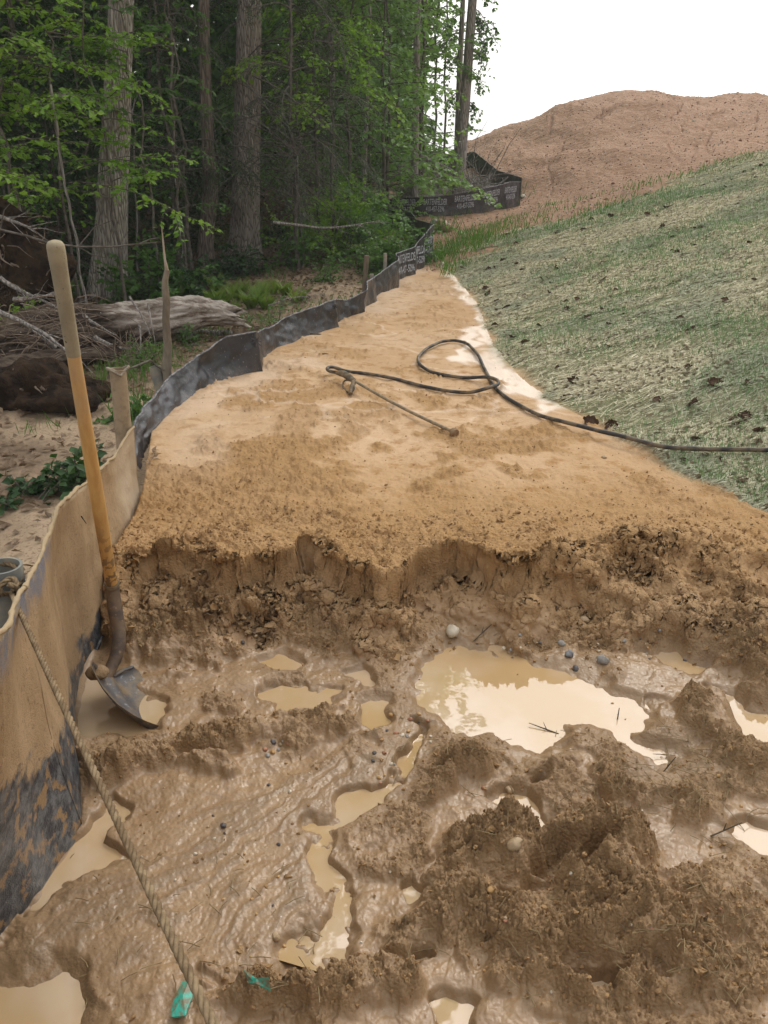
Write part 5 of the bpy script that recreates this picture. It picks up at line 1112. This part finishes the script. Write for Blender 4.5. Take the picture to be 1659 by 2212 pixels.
for a, b_, n, r_, L_ in [(360, 790, 60, .10, .16), (290, 830, 50, .06, .22), (300, 920, 40, .05, .25), (215, 845, 70, .07, .16), (240, 815, 80, .10, .14), (420, 735, 80, .14, .12), (470, 720, 60, .14, .1), (380, 720, 120, .2, .12), (330, 770, 120, .16, .13), (170, 900, 20, .05, .1), (120, 930, 10, .03, .1), (60, 940, 10, .03, .1), (300, 880, 40, .06, .2),
                         (560, 700, 70, .16, .12), (600, 690, 70, .16, .12)]: tuft(a, b_, n, r_, L_)
n = 9000; y = rng.uniform(8, 15, n); x = rng.uniform(-4.5, .4, n); k = (fbm2(x * .8, y * .8, 3, 99) > .02) & (x < np.interp(y, FX_Y, FX_X) - .1); blades(x[k], y[k], .14, .008)
o = gb.build('wild_grass', grass_m, smooth=False); tag(o, 'tufts of green grass and weeds on the wood floor', 'grass', kind='stuff')

# ------------------------------------------------------------------ fallen logs, snag, roots
m = Mat('weathered_log'); v = m.coord('Object'); vs_ = m.coord('Object', (.18, 1, 1)); n = m.noise(vs_, 22, 6, .7); sepx = m.n('ShaderNodeSeparateXYZ'); m.l(v, sepx.inputs[0])
bk = m.mix(m.mr(n, .38, .62), (.055, .04, .032), (.15, .115, .09)); pale_ = m.mix(m.mr(n, .36, .62), (.20, .15, .12), (.50, .45, .40))
top_ = m.mr(m.math('ADD', sepx.outputs[0], m.math('ADD', m.math('MULTIPLY', m.noise(v, 3, 4, .6), .9), m.math('MULTIPLY', sepx.outputs[2], 1.5))), .55, .85); c = m.mix(top_, bk, pale_)
moss = m.math('MULTIPLY', m.mr(sepx.outputs[0], -.5, -.9), m.mr(sepx.outputs[2], .04, .12)); c = m.mix(m.math('MULTIPLY', moss, m.mr(m.noise(v, 12, 4, .6), .4, .6)), c, (.10, .085, .02))
c = m.mix(m.mr(m.noise(v, 55, 2, .5), .70, .74), c, (.5, .47, .42)); log_m = m.set(color=c, rough=.9, spec=.15, normal=m.bump(n, .9, .02))
def log_geo(pts, rad, seed, amp=.16, seg=40, rings=120, ragged=.0):
    pts = np.asarray(pts, float); s_ = np.linspace(0, len(pts) - 1, rings); cc = np.stack([np.interp(s_, np.arange(len(pts)), pts[:, i]) for i in range(3)], 1); rr = np.interp(s_, np.arange(len(pts)), rad)
    for _ in range(25): cc[1:-1] = (cc[:-2] + 2 * cc[1:-1] + cc[2:]) / 4
    t_ = np.gradient(cc, axis=0); t_ /= np.linalg.norm(t_, axis=1)[:, None]; u = np.cross(t_, [0, 0, 1.]); u /= np.linalg.norm(u, axis=1)[:, None]; w_ = np.cross(u, t_); a = np.linspace(0, 2 * np.pi, seg, endpoint=False)
    A, S_ = np.meshgrid(a, np.linspace(0, 1, rings)); f = 1 + amp * (fbm3(np.cos(A) * 2.4 + seed, np.sin(A) * 2.4, S_ * 7, 4, seed) * 1.2 - np.abs(fbm3(np.cos(A) * 5, np.sin(A) * 5 + seed, S_ * 5, 3, seed + 4)))
    Pp = cc[:, None] + rr[:, None, None] * f[..., None] * (np.cos(A)[..., None] * u[:, None] + np.sin(A)[..., None] * w_[:, None])
    if ragged: Pp += t_[:, None] * (ragged * fbm2(A * 3, A * 0 + seed, 3, 5) * (S_ ** 14))[..., None] * 2
    mb = MB(); mb.grid(Pp, closed=True)
    for e in (0, -1): c_ = Pp[e].mean(0) + t_[e] * (-.03 if e else .0); rg_ = Pp[e]; mb.add(np.vstack([c_, rg_]), [[0, 1 + i, 1 + (i + 1) % seg, 1 + (i + 1) % seg] for i in range(seg)])
    return mb
YL = 6.7; base = at_y(250, 700, YL); t = thing('fallen_log', base, 'long weathered fallen log with pale splintered right end and mossy left side', 'log')
log_geo([at_y(-90, 765, 6.2), at_y(30, 735, 6.35), at_y(130, 712, 6.5), at_y(250, 700, 6.65), at_y(340, 690, 6.75), at_y(420, 675, 6.85), at_y(470, 677, 6.9), at_y(508, 683, 6.95)], np.array([62, 52, 46, 44, 40, 34, 27, 22]) / 262., 3, .42, 72, 220, .14).build('trunk', log_m, t)
W_ = Woody()
for a, b_, c_, d_, r_, Yo in [(205, 730, 260, 770, .022, 6.1), (180, 680, 230, 745, .016, 6.3), (280, 640, 320, 730, .010, 6.3), (320, 655, 335, 740, .010, 6.4), (120, 750, 60, 710, .02, 6.0), (300, 700, 318, 770, .008, 6.2)]:
    p0 = at_y(a, b_, Yo); p1 = at_y(c_, d_, Yo - .15); W_.br(p0, p1 - p0, np.linalg.norm(p1 - p0), r_, .0, .10, 8, 6)
W_.finish(t, bark_far, None, trunkname='broken_limbs')
bark_log = simple('rotten_bark', (.045, .032, .025), (.14, .11, .085), 16, .95, .1, 1.0, .015, (.25, 1, 1))
t = thing('fallen_log', at_y(150, 770, 5.9), 'dark rotten log lying lower, in front of the long weathered one', 'log')
log_geo([at_y(-90, 830, 5.3), at_y(40, 790, 5.6), at_y(140, 775, 5.8), at_y(248, 762, 6.0)], np.array([26, 24, 22, 17]) / 290., 8, .25, 32, 90, .05).build('trunk', bark_log, t)
t = thing('dead_branch', at_y(450, 722, 6.6), 'grey dead branch half buried in sand right of the logs', 'branch')
mb = MB(); q0 = [hit(385, 728), hit(430, 722), hit(470, 724), hit(500, 722)]; mb.tube([p + [0, 0, .015] for p in q0], [.02, .03, .028, .018], 10); mb.build('limb', bark_far, t)
# snag pole
p0 = at_y(360, 822, 4.75); p0[2] = gz(p0[0], p0[1]) - .02; t = thing('dead_sapling', p0, 'bare dead sapling with a split thin tip standing beside the short pipe post', 'tree')
sn = [p0, at_y(360, 800, 4.75), at_y(362, 740, 4.75), at_y(358, 690, 4.75), at_y(360, 655, 4.75), at_y(356, 610, 4.75), at_y(361, 583, 4.75)]
mb = MB(); mb.tube(sn, np.array([21, 19, 17, 15, 15.5, 13, 10]) / pxm(p0) / 2, 14); mb.build('trunk', simple('bare_grey_wood', (.25, .215, .165), (.15, .125, .095), 14, .8, .2, .7, .004, (1, 1, .3)), t)
mb = MB(); mb.tube([at_y(361, 588, 4.75), at_y(356, 560, 4.75), at_y(352, 520, 4.76), at_y(349, 490, 4.77)], np.array([9, 5, 3.5, 1.5]) / pxm(p0) / 2, 8); mb.build('split_tip', simple('fresh_split_wood', (.38, .33, .26), (.28, .22, .16), 14), t)
mb = MB(); mb.tube([at_y(355, 800, 4.72), at_y(338, 790, 4.7), at_y(325, 778, 4.6), at_y(300, 788, 4.5), at_y(270, 800, 4.4)], np.array([5, 5, 4, 4, 2]) / pxm(p0) / 2, 6); mb.build('side_branch', bark_twig, t)
t = thing('dead_branch', at_y(120, 530, 5.6), 'long thin bare branch reaching right across the view above the logs', 'branch')
mb = MB(); bpts = [at_y(a, b_, 5.6) for a, b_ in [(-40, 480), (0, 496), (60, 510), (110, 526), (170, 533), (240, 533), (300, 527), (355, 522)]]; mb.tube(bpts, np.array([6, 5, 5, 4.5, 4.5, 4, 3.5, 1.5]) / 310 / 2, 6)
for i, (dx, dz_) in ((1, (.05, .12)), (3, (-.12, .1)), (4, (.08, -.05)), (4, (.12, .12)), (6, (.08, .03))): mb.tube([bpts[i], bpts[i] + [dx, 0, dz_], bpts[i] + [dx * 2.1, 0, dz_ * 1.4]], [.005, .004, .0015], 5)
mb.build('limb', bark_twig, t)
# upturned root plate at the left edge
rootm = simple('root_soil', (.055, .035, .022), (.022, .015, .011), 10, .95, .1, 1., .03); rootw = simple('bleached_root', (.28, .22, .17), (.16, .115, .085), 14, .85, .2, .6)
def root_plate(cx, cy, Y, rx, rz, label, nroots, seedv, grow=(-.3, 1)):
    c_ = at_y(cx, cy, Y); sx_ = rx / pxm(c_); sz_ = rz / pxm(c_); t = thing('uprooted_stump', (c_[0], c_[1], gz(c_[0], c_[1])), label, 'stump'); mb = MB(); mb.grid(lumpy(1, seedv, 72, 1.15, (sx_, sx_ * .55, sz_)) + c_, closed=True); mb.build('soil_mass', rootm, t); W_ = Woody()
    for _ in range(nroots):
        d = rnd_unit(1)[0]; d[1] = -abs(d[1]) * .7; p = c_ + d * [sx_ * .75, sx_ * .5, sz_ * .85]; W_.br(p, d + [grow[0] * -1 * rng.random(), 0, rng.normal(0, .3)], rng.uniform(.12, .5) * sz_ * 1.4, rng.uniform(.004, .018), .3, .28, 9, 5, .15)
    W_.finish(t, rootw, None, trunkname='roots'); return t
root_plate(-10, 560, 7.0, 105, 130, 'upturned root plate with bleached broken roots at the left edge', 150, 4, (-1, 0))
root_plate(75, 858, 5.0, 118, 60, 'dark soil covered root ball under the rotten log', 40, 9)
W_ = Woody(); t = thing('brush_pile', hit(290, 770), 'tangle of bare grey brushwood at the end of the rotten log', 'brush pile')
for _ in range(90): p = hit(rng.normal(285, 26), rng.normal(778, 14)); W_.br(p + [0, 0, .02], [rng.normal(0, .6), rng.normal(0, .4), rng.uniform(.1, 1)], rng.uniform(.12, .42), .004, .4, .2, 7, 4)
W_.finish(t, rootw, None, trunkname='twigs')
W_ = Woody(); t = thing('brush_pile', hit(60, 700), 'spread of dead sticks and strips lying over the left end of the logs', 'brush pile')
for _ in range(110): p = at_y(rng.uniform(-20, 210), rng.uniform(640, 770), rng.uniform(5.7, 6.2)); W_.br(p, [rng.normal(0, 1), rng.normal(0, .3), rng.normal(0, .25)], rng.uniform(.1, .5), .005, .3, .12, 7, 4)
W_.finish(t, rootw, None, trunkname='sticks')
for a, b_, c_, d_, Y, r_, lab in [(0, 600, 130, 685, 6.0, .018, 'dark branch slanting over the root plate'), (-20, 665, 190, 775, 5.5, .020, 'long grey branch sloping down in front of the logs'), (-30, 466, 100, 468, 6.4, .020, 'bleached broken limb pointing right from the root plate'), (30, 648, 120, 640, 6.0, .022, 'thick crooked limb over the mossy end of the log'), (590, 480, 820, 520, 9.6, .018, 'pale fallen branch in the undergrowth right of the brown trunk'), (580, 660, 690, 612, 7.4, .008, 'arched thin branch by the tallest fence stake')]:
    p0 = at_y(a, b_, Y); p1 = at_y(c_, d_, Y - .1); t = thing('dead_branch', p0, lab, 'branch'); W_ = Woody(); bp = W_.br(p0, p1 - p0, np.linalg.norm(p1 - p0), r_, .06, .07, 12, 7)
    for _ in range(5): W_.br(bp[int(rng.uniform(3, 12))], (p1 - p0) / np.linalg.norm(p1 - p0) + rng.normal(0, .6, 3), .25, r_ * .25, .1, .15, 6, 4)
    W_.finish(t, bark_far, None, trunkname='limb')
# bare hemlock twigs in front of the brown trunk
t = thing('dead_branch', at_y(620, 330, 10), 'fan of long bare drooping twigs right of the thick brown trunk', 'branch'); W_ = Woody()
for _ in range(26):
    p = at_y(rng.uniform(480, 600), rng.uniform(120, 420), 10.3); bp = W_.br(p, [1, rng.normal(0, .3), rng.normal(-.25, .3)], rng.uniform(.6, 1.5), .007, .4, .06, 10, 4)
    for j in range(4): W_.br(bp[int(rng.uniform(2, 9))], [1, rng.normal(0, .4), rng.normal(-.3, .4)], .5, .003, .3, .1, 6, 3)
W_.finish(t, bark_twig, None, trunkname='twigs')
# dead wood pile by the far fence
for a, b_, c_, d_, Y, r_, lab in [(870, 418, 975, 418, 16.2, .085, 'thick pale log lying just behind the printed fence'), (880, 430, 960, 424, 16.0, .05, 'thinner log below the thick pale one'), (905, 335, 985, 385, 17.6, .06, 'bleached limb slanting down behind the far trunks'), (910, 350, 945, 400, 17.2, .05, 'pale split limb left of the far trunks'), (1030, 425, 1062, 372, 16.4, .05, 'upright pale splinter of root behind the fence'), (940, 400, 1010, 372, 17.2, .03, 'grey limb crossing behind the far trunks'), (870, 395, 920, 360, 17.8, .03, 'thin limb leaning in the dead wood pile')]:
    p0 = at_y(a, b_, Y); p1 = at_y(c_, d_, Y); t = thing('dead_log', p0, lab, 'log'); W_ = Woody(); W_.br(p0, p1 - p0, np.linalg.norm(p1 - p0), r_, .0, .04, 10, 8, .6); bp = W_.br(p0, p1 - p0 + rng.normal(0, .3, 3), .8, r_ * .3, 0, .2, 7, 5); W_.finish(t, bark_far, None, trunkname='limb')
t = thing('brush_pile', hit(930, 400), 'grey heap of dead brushwood behind the printed fence', 'brush pile'); W_ = Woody()
for _ in range(260): p = at_y(rng.uniform(865, 1075), rng.uniform(360, 440), rng.uniform(16.4, 18.4)); p[2] = max(p[2] * .5 + .5 * gz(p[0], p[1]), gz(p[0], p[1])); W_.br(p, [rng.normal(0, 1), rng.normal(0, .5), rng.normal(.2, .4)], rng.uniform(.4, 1.5), .012, .2, .14, 7, 4)
W_.finish(t, bark_far, None, trunkname='branches')
# ================================================================== the mulched slope: straw, sprouting grass, dead leaves
def slope_pts(n, ymax=14.5, dens=1.0):
    y = 1.8 + (ymax - 1.8) * rng.random(n) ** 1.25; x = np.interp(y, TOE_Y, TOE_X) + rng.random(n) * (y * .50 + .4 - np.interp(y, TOE_Y, TOE_X) * .8); toe_ = np.interp(y, TOE_Y, TOE_X)
    ed = 10.2 + .42 * (x - .7) + 1.2 * fbm2(x * .9, y * .9, 3, 71)
    k = (x > toe_ + .02 - .10 * fbm2(x * 3, y * 3, 4, 73)) & (y < ed + .25); return x[k], y[k]
m = Mat('straw'); v = m.coord('pos'); r1 = m.voro(v, 60, out='Color'); sp = m.n('ShaderNodeSeparateColor'); m.l(r1, sp.inputs[0])
c = m.mix(sp.outputs[0], (.50, .45, .29), (.92, .87, .68)); c = m.mix(m.mr(m.noise(v, 1.2, 3, .6), .45, .62, 0, .75), c, (.46, .50, .36)); c = m.mix(m.mr(sp.outputs[1], .75, .9), c, (.22, .17, .10)); straw_m = m.set(color=c, rough=.7, spec=.3)
# straw lies mostly along the fall of the slope in loose windrows
x, y = slope_pts(420000); wr_ = fbm2(y * 3.4 + x * .5, x * .28, 4, 203) ; k = rng.random(len(x)) < np.clip(.62 + 3.2 * wr_ + .5 * fbm2(x * .6, y * .6, 2, 9), .10, 1); x, y = x[k], y[k]; n = len(x)
z = macro(x, y)[0] + rng.uniform(0, .012, n); a = np.where(rng.random(n) < .68, rng.normal(.15, .28, n), rng.uniform(0, 3.14, n)); L_ = rng.uniform(.04, .19, n) * np.interp(y, [2, 12], [.8, 1.2]); dx, dy = np.cos(a), np.sin(a)
zz = macro(x + dx * L_ * .5, y + dy * L_ * .5)[0] - macro(x, y)[0]; d = np.stack([dx, dy, zz / (L_ * .5) + rng.normal(0, .09, n)], 1)
mb = MB(); mb.leaves(np.stack([x, y, z + .004], 1) - d * (L_ / 2)[:, None], d, np.stack([-.28 + rng.normal(0, .4, n), rng.normal(0, .4, n), np.ones(n)], 1), L_, .0046 * np.interp(y, [2, 12], [.75, 1.7]), .3)
o = mb.build('straw_mulch', straw_m, smooth=False); tag(o, 'pale straw mulch spread over the seeded slope', 'straw mulch', kind='stuff')
m = Mat('sprout'); v = m.coord('pos'); c = m.mix(m.mr(m.noise(v, 30, 2, .5), .35, .65), (.16, .29, .12), (.24, .38, .17)); sprout_m = m.set(color=c, rough=.55, spec=.3)
x, y = slope_pts(105000); gn = fbm2(x * .9, y * .9, 4, 207); k = rng.random(len(x)) < np.clip(.30 + 1.5 * gn, .06, 1); x, y = x[k], y[k]; n = len(x); z = macro(x, y)[0]
d = np.stack([rng.normal(-.1, .35, n), rng.normal(0, .35, n), np.ones(n)], 1); L_ = rng.uniform(.018, .055, n) * np.interp(y, [2, 12], [.9, 1.5]); mb = MB(); mb.leaves(np.stack([x, y, z], 1), d, rnd_unit(n), L_, .0032 * np.interp(y, [2, 12], [.9, 2.2]), .1)
o = mb.build('sprouting_grass', sprout_m, smooth=False); tag(o, 'young green grass sprouting through the straw', 'grass', kind='stuff')
# weeds at the foot of the gravel and along the fence end
gb = MB()
for a, b_, n, r_, L_ in [(955, 505, 90, .14, .3), (990, 545, 160, .3, .22), (1010, 530, 200, .35, .25), (975, 580, 60, .1, .16), (965, 600, 26, .04, .22), (1040, 520, 120, .3, .22), (945, 560, 60, .08, .2), (1080, 440, 160, .3, .2), (1060, 450, 90, .25, .2), (1110, 432, 60, .1, .22), (1010, 470, 30, .2, .15), (930, 570, 40, .06, .2), (980, 560, 90, .2, .18)]: tuft(a, b_, 0, r_, L_); p = hit(a, b_); blades(p[0] + rng.normal(0, r_, n), p[1] + rng.normal(0, r_, n), L_, .010, mb=gb)
n = 2600; y = rng.uniform(10.2, 14, n); x = rng.uniform(.3, 5, n); k = fbm2(x, y, 3, 15) > .08; blades(x[k], y[k], .12, .010, mb=gb)
n = 2500; x = rng.uniform(.2, 2.4, n); y = rng.uniform(16.3, 21, n); k = fbm2(x, y, 3, 19) > -.1; blades(x[k], y[k], .25, .016, mb=gb)
o = gb.build('weeds', grass_m, smooth=False); tag(o, 'green weeds between the fence end and the gravel hill', 'weeds', kind='stuff')
# curled dead leaves on the slope
dl = simple('curled_brown_leaf', (.11, .065, .04), (.06, .038, .027), 30, .85, .15, .3); leaf_me = []
for k in range(6):
    mb = MB(); n = 9; u, w_ = np.meshgrid(np.linspace(-1, 1, n), np.linspace(0, 1, n)); prof = np.sin(np.pi * np.clip(w_, .02, .98)) ** .8 * (1 + .35 * np.cos(w_ * 22 + k)); cv = .5 + .3 * k / 5
    pz = cv * (u ** 2) * .5 + .35 * np.sin(w_ * 3 + k) + .15 * vn2(u * 3 + k, w_ * 5, k); mb.grid(np.stack([u * prof * .5, w_ * 1.2 - .6, pz * .6], -1)); me = mb.mesh('dead_leaf', False); me.materials.append(dl); leaf_me.append(me)
def dleaf(p, sc_, label, group, nm='dead_leaf'):
    o = bpy.data.objects.new(nm, leaf_me[int(rng.integers(6))]); C.objects.link(o); o.location = tuple(p + [0, 0, .012]); s_ = sc_; o.scale = (s_, s_, s_); o.rotation_euler = (rng.normal(0, .35), rng.normal(-.25, .35), rng.uniform(0, 6.28)); tag(o, label, 'dead leaf', group)
x, y = slope_pts(900, 12); k = rng.random(len(x)) < np.clip(.36 + .5 * fbm2(x * .8, y * .8, 3, 31) + .25 * (x < np.interp(y, TOE_Y, TOE_X) + 1.0), .04, 1); x, y = x[k][:250], y[k][:250]
zz = macro(x, y)[0]
near_toe = x < np.interp(y, TOE_Y, TOE_X) + .8
for i in range(len(x)):
    lab = 'curled brown leaf caught in the straw near the foot of the slope' if near_toe[i] else 'curled brown leaf lying higher up on the straw covered slope'
    dleaf(np.array([x[i], y[i], zz[i]]), rng.uniform(.022, .048) * (1 + .05 * y[i]), lab, 'dead leaves near the foot of the slope' if near_toe[i] else 'dead leaves higher up the slope')
for a, b_, sc_, lab in [(1544, 838, .075, 'large curled brown leaf in the straw, level with the loop of the hose'), (1495, 880, .06, 'dark brown leaf standing in the straw below the large curled one'), (1320, 925, .07, 'brown leaf at the toe of the slope beside the hose'), (1275, 915, .07, 'curled brown leaf on the sand where the hose meets the slope'), (1590, 915, .07, 'brown leaf on the straw just above the hose'), (1240, 830, .08, 'dark leaf on the straw right of the white slurry')]: dleaf(hit(a, b_), sc_, lab, None)
# bits of bark on the sand
for a, b_, w_, lab in [(680, 722, .05, 'dark bark chip on the sand by the black fence'), (808, 640, .04, 'small bark chip near the far end of the fence'), (700, 765, .035, 'thin bark flake on the sand below the fence')]:
    p = hit(a, b_); mb = MB(); mb.grid(lumpy(1, 5, 12, .4, (w_, w_ * .4, w_ * .2)) + p, closed=True); o = mb.build('bark_chip', twig_m, at=p); tag(o, lab, 'bark chip')
# stones strewn over the gravel hill: beyond counting
mb = MB(); pr_ = [lumpy(1, k, 7, .5, (1, .8, .7)) for k in range(8)]; n = 9000; y = 9.5 + 24 * rng.random(n) ** 1.4; x = y * rng.uniform(.03, .47, n); ed = 10.2 + .42 * (x - .7) + 1.2 * fbm2(x * .9, y * .9, 3, 71); k = (y > ed) & (x > np.where(y < 16, .3, 2.0)); x, y = x[k], y[k]; z = macro(x, y)[0]
for i in range(len(x)): rr = (.004 + .009 * rng.random() ** 2.2) * (1 if rng.random() > .03 else 2) * (1 + .03 * y[i]); mb.grid(pr_[int(rng.integers(8))] * rr + [x[i], y[i], z[i] + rr * .35], closed=True, mi=int(rng.integers(2)))
me_m = [simple('hill_stone_pale', (.42, .36, .29), (.34, .27, .2), 9, .8, .3), simple('hill_stone_red', (.26, .15, .10), (.33, .21, .15), 9, .85, .2)]
o = mb.build('gravel', me_m); tag(o, 'stones strewn over the reddish dirt hill', 'gravel', kind='stuff')
# ================================================================== thin haze volume, standing in mostly for lens veil
hm = bpy.data.materials.new('thin_haze'); hm.use_nodes = True; ht_ = hm.node_tree; ht_.nodes.clear()
ho_ = ht_.nodes.new('ShaderNodeOutputMaterial'); pv = ht_.nodes.new('ShaderNodeVolumePrincipled'); pv.inputs['Density'].default_value = HAZE; pv.inputs['Color'].default_value = (.93, .96, 1, 1); ht_.links.new(pv.outputs[0], ho_.inputs['Volume'])
mb = MB(); a_, b_, c_, d_, e_, f_ = -78, 78, -78, 78, -14, 17
V8 = [(x, y, z) for z in (e_, f_) for y in (c_, d_) for x in (a_, b_)]; mb.add(V8, [[0, 2, 3, 1], [4, 5, 7, 6], [0, 1, 5, 4], [2, 6, 7, 3], [0, 4, 6, 2], [1, 3, 7, 5]])
o = mb.build('haze', hm, smooth=False); tag(o, 'thin pale haze added over the whole site, mostly for lens veil', 'haze', kind='stuff')
scene.cycles.volume_bounces = 0; scene.cycles.volume_step_rate = 10
